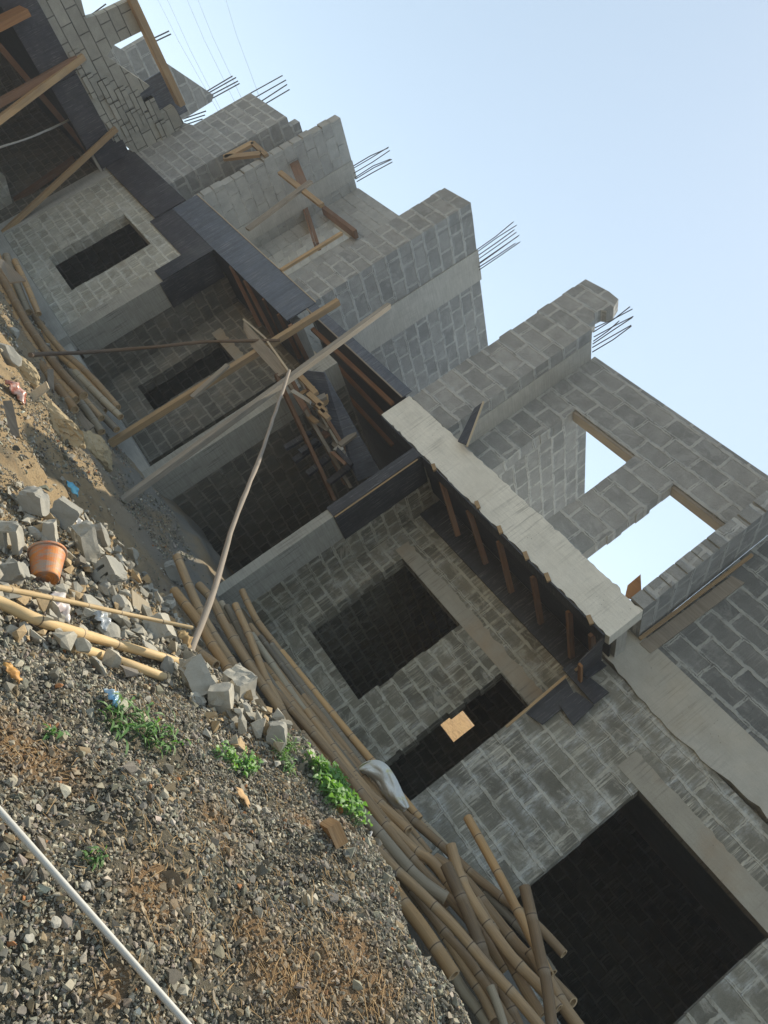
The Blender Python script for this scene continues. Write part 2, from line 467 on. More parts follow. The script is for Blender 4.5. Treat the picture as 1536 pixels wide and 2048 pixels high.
M['blockF'] = mat_block('block_wall_pale', (0.29, 0.28, 0.235), (0.40, 0.385, 0.33), (0.58, 0.565, 0.49), 0.8, 0.6, 0.025, 0.85, 0.22, 0.2, 0.215, 0.37, patch=0.8)
M['dryblock'] = mat_block('loose_laid_blocks', (0.30, 0.295, 0.26), (0.40, 0.39, 0.345), (0.13, 0.127, 0.115), 0.0, 0.0, 0.012, 0.2, 0.4, wob=0.014)
M['conc'] = mat_concrete('raw_concrete', (0.42, 0.41, 0.37), 1.0, 0.2)
M['concdark'] = mat_concrete('board_marked_concrete', (0.35, 0.34, 0.295), 1.3, 0.7)
M['fascia'] = mat_concrete('pale_cast_concrete', (0.70, 0.675, 0.59), 0.5, 0.5, (0.50, 0.47, 0.39), 0.55, 0.014)
M['plaster'] = mat_concrete('rough_render', (0.45, 0.435, 0.38), 0.25, 0.4, (0.40, 0.33, 0.22), 0.5, 0.022)
M['lintel'] = mat_concrete('stained_lintel', (0.36, 0.335, 0.275), 0.3, 0.8, (0.36, 0.26, 0.16), 0.8, 0.02)
M['form'] = mat_form('black_shuttering_ply')
M['formblue'] = mat_form('weathered_shuttering_ply', (0.046, 0.054, 0.072), 1.0, 0.36)
M['formpurple'] = mat_form('faded_shuttering_ply', (0.022, 0.020, 0.026), 0.7, 0.5)
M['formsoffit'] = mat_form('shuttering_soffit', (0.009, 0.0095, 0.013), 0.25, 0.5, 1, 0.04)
M['wood'] = mat_wood('pale_sawn_timber', (0.42, 0.30, 0.165), (0.30, 0.195, 0.10), 0.25)
M['wooddark'] = mat_wood('red_brown_timber', (0.25, 0.145, 0.085), (0.16, 0.092, 0.058), 0.35)
M['woodgrey'] = mat_wood('grey_weathered_timber', (0.30, 0.265, 0.215), (0.20, 0.17, 0.13), 0.55)
M['woodorange'] = mat_wood('orange_timber', (0.40, 0.21, 0.085), (0.27, 0.13, 0.055), 0.1)
M['woodbright'] = mat_wood('dry_bleached_timber', (0.50, 0.42, 0.30), (0.38, 0.31, 0.21), 0.25)
M['bark'] = mat_wood('grey_bark', (0.36, 0.31, 0.255), (0.19, 0.155, 0.125), 0.5)
M['barkdark'] = mat_wood('brown_bark', (0.20, 0.145, 0.10), (0.11, 0.078, 0.055), 0.3)
M['bamboo'] = mat_bamboo('brown_bamboo', (0.40, 0.275, 0.15), (0.26, 0.175, 0.095), (0.20, 0.15, 0.10))
M['bambootan'] = mat_bamboo('tan_bamboo', (0.50, 0.32, 0.15), (0.39, 0.24, 0.11), (0.32, 0.22, 0.12))
M['bamboogrey'] = mat_bamboo('grey_bamboo', (0.34, 0.29, 0.21), (0.24, 0.20, 0.145), (0.30, 0.265, 0.20))
M['bambooyel'] = mat_bamboo('dry_yellow_bamboo', (0.56, 0.43, 0.245), (0.47, 0.345, 0.185), (0.40, 0.28, 0.14))
M['bamcut'] = mat_plain('bamboo_cut', (0.40, 0.29, 0.165), 0.8, 0.3, 30)
M['rebar'] = mat_plain('steel_bar', (0.045, 0.036, 0.032), 0.6, 0.35, 30, 0.2)
M['wire'] = mat_plain('black_cable', (0.02, 0.02, 0.022), 0.5, 0.1)

# ================================================================== terraced houses
def xz(px, py, Y):
    p = atY(px, py, Y); return (p[0], p[2])


def rebars(parent, pts, Y, names='rebar'):
    """pts: (base px, top px) pairs; the bars stand in the plane Y"""
    for i, (b, t) in enumerate(pts):
        p = atY(*b, Y + 0.03 * (i % 3)); q = atY(*t, Y + 0.03 * (i % 3))
        d = (p - q) / np.linalg.norm(p - q); p = p + d * 0.25
        mb = MB(); mb.tube([p, (p + q) / 2 + rng.normal(0, 0.008, 3), q], 0.011, 6)
        mb.build(names, M['rebar'], parent, smooth=True)


def rough_band(mb, x0, x1, z0, z1, y0, y1, amp, seed):
    rs = random.Random(seed); n = max(6, int((x1 - x0) / .07)); xs = np.linspace(x0, x1, n)
    mb.prism([(x, z0) for x in (x0, x1)] + [(x + rs.uniform(-.01, .01), z1 + rs.uniform(-amp, amp)) for x in xs[::-1]], y0, y1)


# ---------------- house with the streaked pier (nearest)
hA = thing('terraced_house', 'nearest unfinished block house, with a white streaked pier and wide dark opening', 'house', (-1.2, 8.3, -0.6))
mb = MB(); wall_open(mb, -2.33, 3.6, -1.0, 2.52, 8.30, 8.52, [(-0.94, 0.68, -0.25, 1.79)], rag=0.008); mb.build('front_wall', M['blockP'], hA)
mb = MB(); rough_band(mb, -1.25, 1.2, 1.784, 2.05, 8.294, 8.5, .018, 1); mb.build('lintel', M['lintel'], hA)
mb = MB()
pts = [(-2.32, 3.075)]; x = -2.32
while x < 3.6:
    pts.append((x, 2.54 + 0.045 * math.sin(x * 2.1 + 1) + random.uniform(-0.02, 0.02))); x += 0.11
pts.append((3.6, 3.075))
mb.prism(pts, 8.272, 8.45); mb.build('ring_beam', M['plaster'], hA)
mb = MB(); mb.box(-2.15, 3.6, 8.30, 8.52, 3.075, 7.3); mb.build('upper_wall', M['blockA'], hA)  # out-of-view top raised so its shadow falls over the bamboo pile
mb = MB()
e = [(2 * 7.5 - y, z) for y, z in ragged(7.5, 3.0, 7.0, 0.03, 5)]
mb.prismX(e + [(8.298, 7.0), (8.298, 3.0)], -2.335, -2.152); mb.build('fin_wall', M['blockU'], hA)
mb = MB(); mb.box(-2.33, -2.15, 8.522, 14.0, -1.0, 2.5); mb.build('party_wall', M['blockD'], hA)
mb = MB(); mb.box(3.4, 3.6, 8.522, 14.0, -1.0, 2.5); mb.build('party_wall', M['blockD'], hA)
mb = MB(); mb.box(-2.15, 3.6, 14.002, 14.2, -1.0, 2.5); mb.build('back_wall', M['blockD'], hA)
mb = MB(); mb.box(-2.15, 3.6, 8.525, 14.2, 2.522, 2.9); mb.build('floor_slab', M['conc'], hA)

# ---------------- house with the cast balcony
hB = thing('terraced_house', 'unfinished block house with a pale cast balcony and sky through two upper openings', 'house', (-4.2, 8.0, -0.7))
mb = MB(); wall_open(mb, -5.6, -2.34, -1.1, 2.50, 8.70, 8.92, [(-5.2, -3.84, -0.07, 1.575), (-3.0, -2.2, -1.2, 1.56)], rag=0.02); mb.build('front_wall', M['blockW'], hB)
mb = MB(); rough_band(mb, -5.36, -2.36, 1.578, 1.80, 8.694, 8.9, .02, 2); mb.build('lintel', M['lintel'], hB)
mb = MB(); mb.box(-5.755, -5.60, 7.5, 8.03, -1.1, 2.49); mb.build('column', M['concdark'], hB)
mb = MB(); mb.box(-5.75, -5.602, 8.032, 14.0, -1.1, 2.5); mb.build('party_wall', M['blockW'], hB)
mb = MB()
bx = [(877, 1440), (907, 1414), (944, 1445), (903, 1482)]
q = [xz(*p, 13.5) for p in bx]; wx0, wx1 = min(p[0] for p in q) - 0.10, max(p[0] for p in q) + 0.04; wz0, wz1 = min(p[1] for p in q) + 0.02, max(p[1] for p in q) + 0.02
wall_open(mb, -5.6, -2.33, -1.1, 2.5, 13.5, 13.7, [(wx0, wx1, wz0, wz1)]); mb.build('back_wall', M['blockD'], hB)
# the cast balcony beam, its edges a little out of true
mb = MB(); n = 90; xs = np.linspace(-6.6, -2.152, n)
top = [3.0 + random.uniform(-0.014, 0.012) - (0.02 if x > -2.5 else 0) for x in xs]; bot = [2.5 + random.uniform(-0.016, 0.010) for x in xs]
mb.prism([(xs[i], bot[i]) for i in range(n)] + [(xs[i], top[i]) for i in range(n - 1, -1, -1)], 7.5, 7.72)
mb.build('balcony_beam', M['fascia'], hB)
mb = MB(); mb.box(-6.5, -2.15, 7.722, 14.0, 2.62, 2.78); mb.build('floor_slab', M['conc'], hB)
mb = MB(); wall_open(mb, -5.71, -2.337, 2.78, 5.70, 8.10, 8.32, [(-5.14, -4.0, 2.7, 4.79), (-3.335, -2.49, 2.7, 4.80)], rag=0.018); mb.build('upper_wall', M['blockU'], hB)
mb = MB(); mb.box(-5.14, -3.99, 8.12, 8.31, 4.745, 4.785); mb.build('head_board', M['woodgrey'], hB)
mb = MB(); mb.box(-3.33, -2.49, 8.12, 8.31, 4.755, 4.795); mb.build('head_board', M['woodgrey'], hB)
mb = MB()
e = [(-2 * 6.54 - x, z) for x, z in ragged(-6.54, 3.0, 6.3, 0.035, 3)]
mb.prism(e + [(-6.1, 6.33), (-5.88, 6.30), (-5.80, 6.12), (-5.83, 6.02), (-5.90, 5.98), (-5.92, 5.86), (-5.83, 5.80), (-5.80, 5.66), (-5.712, 5.63), (-5.71, 3.0)], 7.5, 7.72)
mb.build('upper_pier', M['blockU'], hB)
mb = MB(); mb.box(-5.93, -5.705, 7.722, 8.098, 3.0, 5.62); oc = mb.build('upper_column', M['conc'], hB)
for b, t in [((1190, 662), (1262, 614)), ((1191, 655), (1269, 617)), ((1191, 672), (1266, 630)), ((1190, 680), (1243, 642)), ((1189, 686), (1267, 640)), ((1188, 693), (1262, 648)), ((1188, 702), (1264, 653))]:
    p = atY(*b, 7.9); q = atY(*t, 7.9); dd = (p - q) / np.linalg.norm(p - q)
    m2 = MB(); m2.tube([p + dd * 0.03, (p + q) / 2 + rng.normal(0, 0.012, 3), q + rng.normal(0, 0.022, 3)], 0.0085, 6); r = m2.build('rebar', M['rebar'], None, smooth=True)
    r.parent = oc; r.location = r.location - oc.location - hB.location
mb = MB(); mb.box(-5.93, -5.71, 8.322, 13.0, 2.78, 5.56); mb.build('upper_party_wall', M['blockU'], hB)

# ---------------- house of the stair passage
hC = thing('terraced_house', 'unfinished block house over the open stair passage beside the pale balcony', 'house', (-8.0, 8.0, -0.8))
mb = MB(); mb.box(-8.30, -7.98, 7.5, 8.0, -1.1, 2.6); mb.build('column', M['concdark'], hC)
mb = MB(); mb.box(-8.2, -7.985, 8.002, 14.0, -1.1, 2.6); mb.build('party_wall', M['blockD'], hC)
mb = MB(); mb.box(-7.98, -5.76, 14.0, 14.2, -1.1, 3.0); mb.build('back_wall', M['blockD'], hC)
mb = MB()
e = [(-2 * 10.24 - x, z) for x, z in ragged(-10.24, 3.0, 6.40, 0.03, 8)]
mb.prism(e + [(-9.505, 6.42), (-9.5, 3.0)], 7.5, 7.72); mb.build('upper_pier', M['blockU'], hC)
mb = MB(); mb.prismX([(7.722, 3.0), (12.5, 3.0), (12.5, 6.38), (9.1, 6.40), (7.722, 6.42)], -9.72, -9.5); mb.build('upper_party_wall', M['blockU'], hC)
mb = MB(); mb.box(-9.70, -9.482, 8.48, 9.15, 3.0, 6.43); oc = mb.build('upper_column', M['conc'], hC)
for b, t in [((956, 498), (1028, 448)), ((957, 502), (1031, 449)), ((959, 509), (1027, 463)), ((960, 516), (1034, 463)), ((961, 524), (1035, 472)), ((961, 526), (1034, 473)), ((961, 538), (1037, 486)), ((960, 533), (1030, 489))]:
    p = atY(*b, 8.8); q = atY(*t, 8.8); dd = (p - q) / np.linalg.norm(p - q)
    m2 = MB(); m2.tube([p + dd * 0.03, (p + q) / 2 + rng.normal(0, 0.012, 3), q + rng.normal(0, 0.022, 3)], 0.0095, 6); r = m2.build('rebar', M['rebar'], None, smooth=True)
    r.parent = oc; r.location = r.location - oc.location - hC.location

# ---------------- house with the small square window
hD = thing('terraced_house', 'unfinished block house with one small dark window in its pale block front', 'house', (-12.3, 8.0, -0.9))
mb = MB(); wall_open(mb, -16.9, -12.28, -0.58, 2.2, 7.50, 7.72, [(-15.12, -13.6, -0.07, 1.69)], rag=0.015); mb.build('front_wall', M['blockF'], hD)
mb = MB(); mb.box(-17.2, -12.2, 7.40, 7.74, -1.3, -0.585); mb.build('plinth', M['conc'], hD)
mb = MB(); mb.box(-12.2, -8.35, 7.55, 7.80, -1.3, -0.62); mb.build('plinth', M['conc'], hD)
mb = MB(); mb.box(-12.64, -12.27, 7.49, 8.02, -0.58, 1.38); mb.build('column', M['concdark'], hD)
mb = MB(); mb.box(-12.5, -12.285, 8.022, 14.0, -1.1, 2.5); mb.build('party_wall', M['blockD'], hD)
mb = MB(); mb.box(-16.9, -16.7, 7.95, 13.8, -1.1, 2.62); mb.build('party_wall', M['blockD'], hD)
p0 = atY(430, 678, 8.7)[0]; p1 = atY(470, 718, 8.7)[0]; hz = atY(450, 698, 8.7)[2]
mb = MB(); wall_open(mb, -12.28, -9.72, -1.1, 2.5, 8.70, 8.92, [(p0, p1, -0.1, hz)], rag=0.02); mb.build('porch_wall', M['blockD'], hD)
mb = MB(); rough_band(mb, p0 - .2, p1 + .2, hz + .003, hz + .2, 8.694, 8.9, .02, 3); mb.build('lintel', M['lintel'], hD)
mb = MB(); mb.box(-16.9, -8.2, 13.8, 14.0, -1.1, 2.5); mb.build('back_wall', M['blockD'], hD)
mb = MB()
e = [(2 * 7.5 - y, z) for y, z in ragged(7.5, 3.0, 6.55, 0.05, 12)]
mb.prismX(e + [(8.45, 6.55), (8.45, 3.0)], -14.32, -14.1); mb.box(-14.32, -14.1, 8.86, 12.5, 3.0, 6.5); mb.build('fin_wall', M['blockS'], hD)
mb = MB(); mb.box(-14.32, -14.085, 8.452, 8.858, 3.0, 6.56); oc = mb.build('upper_column', M['conc'], hD)
for b, t in [((705, 333), (774, 293)), ((706, 337), (777, 296)), ((710, 345), (779, 304)), ((712, 354), (779, 314)), ((713, 357), (782, 318)), ((716, 362), (783, 325))]:
    p = atY(*b, 8.65); q = atY(*t, 8.65); dd = (p - q) / np.linalg.norm(p - q)
    m2 = MB(); m2.tube([p + dd * 0.03, (p + q) / 2 + rng.normal(0, 0.012, 3), q + rng.normal(0, 0.022, 3)], 0.011, 6); r = m2.build('rebar', M['rebar'], None, smooth=True)
    r.parent = oc; r.location = r.location - oc.location - hD.location
mb = MB(); wall_open(mb, -14.1, -9.72, 3.0, 6.53, 9.1, 9.32, [(-13.6, -12.7, 3.0, 5.5)]); mb.build('upper_wall', M['blockS'], hD)
mb = MB(); mb.box(-16.9, -9.6, 7.73, 13.8, 2.62, 2.78); mb.build('floor_slab', M['conc'], hD)

# ---------------- house with the deep dark porch
hE = thing('terraced_house', 'farthest unfinished block house, with a deep dark porch and loose block walls above', 'house', (-17.2, 7.0, -1.0))
mb = MB(); mb.prism([(-17.4, 2.5), (-15.25, 2.5), (-15.25, 5.85), (-17.08, 5.87), (-17.06, 4.3), (-17.4, 4.2)], 7.5, 7.72); mb.build('upper_front_wall', M['blockU'], hE)
mb = MB(); mb.box(-15.47, -15.252, 7.722, 8.5, 2.9, 6.1); mb.build('upper_return_wall', M['blockU'], hE)
mb = MB(); mb.box(-17.2, -14.325, 8.502, 8.72, 2.9, 6.45); mb.build('upper_rear_wall', M['blockS'], hE)
mb = MB(); mb.box(-16.3, -14.33, 8.40, 8.50, 5.05, 5.3); mb.build('upper_beam', M['conc'], hE)
for b, t in [((500, 187), (565, 151)), ((514, 193), (572, 160)), ((525, 201), (574, 169)), ((530, 208), (579, 179))]:
    p = atY(*b, 7.6); q = atY(*t, 7.6); dd = (p - q) / np.linalg.norm(p - q)
    m2 = MB(); m2.tube([p + dd * 0.03, (p + q) / 2, q], 0.013, 6); m2.build('rebar', M['rebar'], hE, smooth=True)
# its wing comes forward: the side face of the wing stands in the plane XE
XE = -17.2
def yz(px, py, X):
    p = atX(px, py, X); return (p[1], p[2])
PB = [(190, 84), (224, 88), (247, 102), (292, 76), (331, 125), (380, 158), (427, 190), (424, 203), (378, 232), (352, 246), (270, 250)]
mb = MB(); mb.prismX([yz(*p, -19.0) for p in PB], -19.2, -19.0); mb.build('broken_back_wall', M['blockU'], hE)
PA = [(62, -20), (155, -30), (172, 37), (196, 30), (255, 2), (284, 62), (228, 90), (214, 112), (238, 130), (300, 172), (277, 190), (297, 246), (348, 213), (368, 245), (300, 334), (243, 285), (200, 235), (135, 121)]
mb = MB(); mb.prismX([yz(*p, XE) for p in PA], XE - 0.22, XE); mb.build('loose_block_wall', M['dryblock'], hE)
rs = random.Random(4)      # blocks pushed out of line in the loose wall
for i in range(46):
    y = rs.uniform(5.4, 7.3); row = rs.randrange(0, 5); z = 2.56 + row * ROW
    px_ = np.array([XE, y, z + .1]); q = ((px_ @ CR) / (px_ @ _f) * FPX + 768, 1024 - (px_ @ CU) / (px_ @ _f) * FPX)
    if z + ROW > 2.6 + (y - 5.0) * .62: continue
    k = math.floor(y / .475) * .475 + (.2 if row % 2 else 0)
    m2 = MB(); m2.box(XE - .15, XE + rs.uniform(.015, .06), k + .01, k + rs.choice((.22, .44)), z + .006, z + ROW - .012); m2.build('loose_block', M['dryblock'], hE)
mb = MB(); mb.prismX([yz(*p, XE - 0.3) for p in [(262, 178), (330, 138), (376, 222), (298, 264)]], XE - 0.34, XE - 0.3); mb.build('opening_board', M['formblue'], hE)
for b, t in [((413, 183), (465, 152)), ((417, 186), (472, 155)), ((421, 191), (476, 162)), ((424, 197), (479, 167)), ((366, 238), (412, 222)), ((369, 243), (410, 230)), ((372, 249), (405, 238)), ((300, 80), (338, 62)), ((306, 85), (342, 68)), ((168, 40), (212, 8))]:
    p = atX(*b, -19.1); q = atX(*t, -19.1)
    m2 = MB(); m2.tube([p, q], 0.015, 6); m2.build('rebar', M['rebar'], hE)
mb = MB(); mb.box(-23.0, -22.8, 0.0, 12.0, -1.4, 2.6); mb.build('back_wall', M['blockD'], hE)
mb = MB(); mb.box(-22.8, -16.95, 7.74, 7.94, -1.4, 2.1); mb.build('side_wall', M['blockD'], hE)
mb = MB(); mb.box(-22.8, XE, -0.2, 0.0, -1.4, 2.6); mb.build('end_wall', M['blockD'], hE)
mb = MB(); mb.box(XE - .21, XE - .03, 0.0, 7.49, 1.95, 2.62); mb.build('edge_beam', M['conc'], hE)
mb = MB(); mb.box(-17.42, -16.902, 7.49, 7.735, -1.2, 2.9); mb.build('corner_column', M['conc'], hE)
mb = MB(); mb.box(-22.8, XE - .23, 0.0, 7.74, 2.3, 2.55); mb.build('floor_slab', M['conc'], hE)
mb = MB(); mb.prismX([yz(*p, -18.6) for p in [(-40, 330), (10, 352), (28, 416), (-40, 450)]], -18.8, -18.6); mb.build('porch_wall', M['blockF'], hE)


# ================================================================== shuttering (temporary works, one thing per bay)
def board_poly(mb, pts, th=0.018):
    """thin board from 3-D corner points with thickness"""
    P = [Vector(p) for p in pts]; n = (P[1] - P[0]).cross(P[2] - P[0]).normalized() * th
    Q = [p + n for p in P]
    mb.face(P[::-1]); mb.face(Q)
    for i in range(len(P)):
        j = (i + 1) % len(P); mb.face([P[i], P[j], Q[j], Q[i]])


fB = thing('balcony_shuttering', 'black shuttering and red brown joists left hanging under the pale cast balcony', 'shuttering', (-4.4, 7.7, 2.3))
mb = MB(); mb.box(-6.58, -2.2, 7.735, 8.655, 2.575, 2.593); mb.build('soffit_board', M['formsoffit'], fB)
mb = MB(); mb.box(-6.58, -2.2, 7.492, 7.73, 2.468, 2.488); mb.build('beam_bottom_board', M['form'], fB)
mb = MB(); mb.box(-5.595, -2.35, 8.66, 8.695, 2.2, 2.57); mb.build('wall_top_board', M['form'], fB)
mb = MB(); mb.box(-5.772, -5.592, 7.480, 7.498, 1.03, 2.46); mb.build('column_front_board', M['form'], fB)
mb = MB(); mb.box(-5.598, -5.578, 7.500, 8.06, 1.03, 2.46); mb.build('column_side_board', M['form'], fB)
mb = MB(); mb.bar((-5.574, 7.492, 1.04), (-5.574, 7.492, 2.4), 0.012, 0.02); mb.build('edge_batten', M['wood'], fB)
for a, b in [((883, 962), (916, 1071)), ((937, 1020), (972, 1127)), ((998, 1082), (1023, 1184)), ((1066, 1153), (1082, 1246)), ((1138, 1222), (1143, 1314)), ((1183, 1268), (1186, 1315))]:
    p = atY(*a, 7.74); q = atY(*b, 8.42)
    mb = MB(); mb.bar(p, q, 0.045, 0.07); mb.build('joist', M['wooddark'], fB)
for px, py in [(868, 935), (955, 1010), (1000, 1060), (1052, 1112), (1095, 1155), (1180, 1240)]:
    p = atY(px, py, 7.487); mb = MB(); mb.bar(p + np.array([-0.05, 0, 0.02]), p + np.array([0.05, 0, -0.02]), 0.04, 0.05); mb.build('wedge', M['wood'], fB)
p = atX(1186, 1270, -2.19); 
mb = MB(); board_poly(mb, [(-2.195, 7.55, 2.46), (-2.195, 8.25, 2.46), (-2.195, 8.25, 2.12), (-2.195, 7.70, 2.12)]); mb.build('end_board', M['form'], fB)
mb = MB(); mb.bar((-2.17, 7.70, 2.11), (-2.17, 8.26, 2.11), 0.05, 0.03); mb.build('end_batten', M['woodorange'], fB)
pan = [[(1052, 1428), (1128, 1352), (1152, 1395), (1085, 1450)], [(1118, 1411), (1152, 1386), (1188, 1412), (1147, 1453)], [(1125, 1341), (1141, 1328), (1218, 1388), (1188, 1411)], [(1150, 1342), (1188, 1312), (1213, 1336), (1176, 1361)]]
for i, pl in enumerate(pan):
    mb = MB(); mb.prism([xz(*p, 8.26 - 0.008 * i) for p in pl], 8.235 - 0.024 * i, 8.257 - 0.024 * i); mb.build('panel', M['form'], fB)
for a, b in [((1012, 1454), (1132, 1352)), ((1150, 1341), (1186, 1311))]:
    mb = MB(); mb.bar(atY(*a, 8.15), atY(*b, 8.15), 0.02, 0.03); mb.build('edge_batten', M['wood'], fB)

fM = thing('bay_shuttering', 'black deck shuttering on red brown joists over the open stair passage', 'shuttering', (-8.0, 8.0, 2.7))
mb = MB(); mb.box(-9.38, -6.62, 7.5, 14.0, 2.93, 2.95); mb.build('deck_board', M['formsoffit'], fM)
mb = MB(); mb.box(-9.38, -6.62, 7.462, 7.482, 2.90, 3.06); mb.build('edge_board', M['formblue'], fM)
mb = MB(); mb.bar((-9.38, 7.455, 2.885), (-6.62, 7.455, 2.885), 0.02, 0.02); mb.build('edge_batten', M['woodgrey'], fM)
for a, b in [((625, 658), (785, 808)), ((655, 712), (768, 832)), ((670, 765), (785, 890))]:
    mb = MB(); mb.bar(atZ(*a, 2.84), atZ(*b, 2.84), 0.05, 0.07); mb.build('joist', M['wooddark'], fM)

fC = thing('balcony_shuttering', 'weathered blue black shuttering boxing in the balcony edge left of the stair passage', 'shuttering', (-11.8, 7.6, 2.4))
mb = MB(); mb.box(-14.25, -11.93, 7.455, 7.478, 2.5, 3.08); mb.build('edge_board', M['formblue'], fC)
mb = MB(); mb.box(-11.92, -9.4, 7.450, 7.473, 2.5, 3.07); mb.build('edge_board', M['formblue'], fC)
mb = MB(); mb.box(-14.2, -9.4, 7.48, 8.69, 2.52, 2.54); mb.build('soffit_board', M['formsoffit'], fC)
mb = MB(); mb.bar((-14.25, 7.447, 3.085), (-9.4, 7.447, 3.075), 0.015, 0.015); mb.build('edge_batten', M['woodbright'], fC)
for a, b in [((461, 531), (520, 652)), ((489, 560), (547, 675)), ((528, 597), (562, 668)), ((557, 628), (600, 716)), ((580, 650), (616, 722))]:
    mb = MB(); mb.bar(atY(*a, 7.5), atY(*b, 8.4), 0.04, 0.07); mb.build('joist', M['wooddark'], fC)
mb = MB(); mb.box(-12.66, -12.26, 7.46, 7.485, 1.38, 2.5); mb.box(-12.262, -12.24, 7.487, 8.05, 1.30, 2.46); mb.build('column_box', M['form'], fC)
mb = MB(); mb.box(-14.3, -12.665, 7.47, 7.495, 1.98, 2.5); mb.build('beam_board', M['formpurple'], fC)

fE = thing('porch_shuttering', 'long band of faded purple black shuttering over the dark porch at the upper left', 'shuttering', (-17.2, 5, 2.2))
mb = MB(); mb.box(-17.42, -14.28, 7.44, 7.468, 2.1, 2.83); mb.build('beam_board', M['formpurple'], fE)
for y0, y1, zb in ((1.0, 3.9, 1.86), (3.91, 5.6, 1.87), (5.61, 7.05, 1.93), (7.06, 7.43, 2.0)):
    mb = MB(); mb.box(XE - .02, XE + .012, y0, y1, zb, 2.52 + (.2 if y0 > 7 else 0)); mb.build('beam_board', M['formpurple'], fE)
mb = MB(); mb.box(-22.8, XE - .03, 0.0, 7.7, 2.0, 2.02); mb.build('soffit_board', M['formsoffit'], fE)

# ================================================================== ground
CP = np.array([
    (-30, 7.3, -1.0), (-20, 7.3, -.95), (-14, 7.2, -.90), (-10, 7.2, -.88), (-8, 7.3, -.80), (-6.6, 7.4, -.68), (-5.6, 8.6, -.60), (-4.2, 8.4, -.55), (-2.5, 8.2, -.45), (-.5, 8.2, -.35), (2, 8, -.35),
    (-14, 6.0, -.98), (-12, 6.0, -.97), (-9, 6, -.97), (-6.7, 6.3, -1.0), (-5, 6.4, -.93), (-4, 6.3, -.85), (-3, 6.3, -.76), (-2, 6.2, -.70), (-1, 6.2, -.68), (0, 5.8, -.68), (1.5, 5.6, -.7),
    (-3.36, 4.97, -.90), (-2.48, 4.68, -.717), (-2.0, 4.57, -.53), (-1.37, 4.39, -.475), (-1.07, 4.27, -.39), (-.8, 4.1, -.44), (-.55, 3.96, -.485), (-.19, 3.79, -.47),
    (-2.9, 5.4, -.92), (-1.8, 5.05, -.74), (-1.0, 4.75, -.68), (-.45, 4.4, -.72), (0.05, 4.2, -.80), (0.35, 3.7, -.66), (0.8, 3.5, -.95), (1.5, 3, -1.1), (.5, 2.6, -.95),
    (-2.67, 3.62, -.87), (-1.66, 2.85, -.87), (-.92, 2.33, -.90), (-1.33, 2.0, -1.06), (-2.58, 2.5, -1.08), (-3.2, 3.17, -1.06), (-.72, 1.86, -1.13), (-.6, 2.48, -.99), (-1.3, 3.4, -.69),
    (-5.9, 3.77, -1.07), (-8.8, 4.77, -1.0), (-4.5, 4.5, -1.02), (-5.5, 5.3, -1.02), (-4.2, 3.6, -1.06), (-7.2, 5.3, -1.0),
    (0, 0, -1.35), (-2, 0, -1.32), (2, 0, -1.35), (-5, 1, -1.2), (-10, 2, -1.15), (0, -4, -1.4), (-10, -4, -1.3), (-20, 3, -1.1), (-20, -4, -1.2), (4, -4, -1.4), (4, 4, -1.0), (4, 7, -.5), (-30, -4, -1.2), (-30, 3, -1.1),
    (-12, 9, -.7), (-6, 10, -.6), (0, 10, -.4), (4, 10, -.4), (-20, 10, -.9)], dtype=float)


def _tps(r2): return np.where(r2 > 1e-9, 0.5 * r2 * np.log(np.maximum(r2, 1e-12)), 0.0)


def _fit(P, lam=0.0008):
    n = len(P); d = P[:, None, :2] - P[None, :, :2]; K = _tps((d ** 2).sum(-1)) + lam * np.eye(n)
    Q = np.hstack([np.ones((n, 1)), P[:, :2]])
    A = np.block([[K, Q], [Q.T, np.zeros((3, 3))]])
    return np.linalg.solve(A, np.concatenate([P[:, 2], np.zeros(3)]))


_W = _fit(CP)
_NW = [(rng.uniform(-1, 1, 2), rng.uniform(0, 6.28)) for _ in range(40)]


def lump(x, y):
    z = 0
    for i, (dv, ph) in enumerate(_NW):
        k = 1.6 + i * 0.62; v = dv / np.linalg.norm(dv)
        z = z + 0.030 / (1 + 0.35 * i) * np.sin(k * (v[0] * x + v[1] * y) + ph)
    return z


def height(x, y):
    x = np.asarray(x, float); y = np.asarray(y, float)
    xc = np.clip(x, -30, 4); yc = np.clip(y, -4, 10)
    sh = xc.shape; xf = xc.ravel(); yf = yc.ravel(); out = np.zeros(len(xf))
    n = len(CP)
    for s in range(0, len(xf), 20000):
        a = xf[s:s + 20000]; b = yf[s:s + 20000]
        r2 = (a[:, None] - CP[None, :, 0]) ** 2 + (b[:, None] - CP[None, :, 1]) ** 2
        out[s:s + 20000] = _tps(r2) @ _W[:n] + _W[n] + _W[n + 1] * a + _W[n + 2] * b
    g = np.exp(-((x + .95) ** 2 + (y - 3.25) ** 2) / .34 ** 2)      # the eroded face below the crest: small gullies
    w_ = x * .94 - y * .34
    gul = np.sin(31 * w_ + 2.0 * np.sin(9 * y)) * .5 + np.sin(57 * w_ + 1.3) * .3 + np.sin(13 * w_) * .6
    return np.clip(out, -1.6, 0.2).reshape(sh) + lump(x, y) + g * (.042 * gul - .05)


def hit(px, py, dz=0.0):
    """where the line of sight through a photo pixel meets the ground"""
    d = ray(px, py); d = d / np.linalg.norm(d)
    t = np.linspace(0.8, 16, 1500); X = d[0] * t; Y = d[1] * t; Z = d[2] * t
    m = np.nonzero(Z <= height(X, Y) + dz)[0]
    k = m[0] if len(m) else 700
    return np.array([X[k], Y[k], Z[k]])


def axis(segs):
    a = []
    for x0, x1, st in segs: a.extend(np.arange(x0, x1, st))
    a.append(segs[-1][1]); return np.array(a)


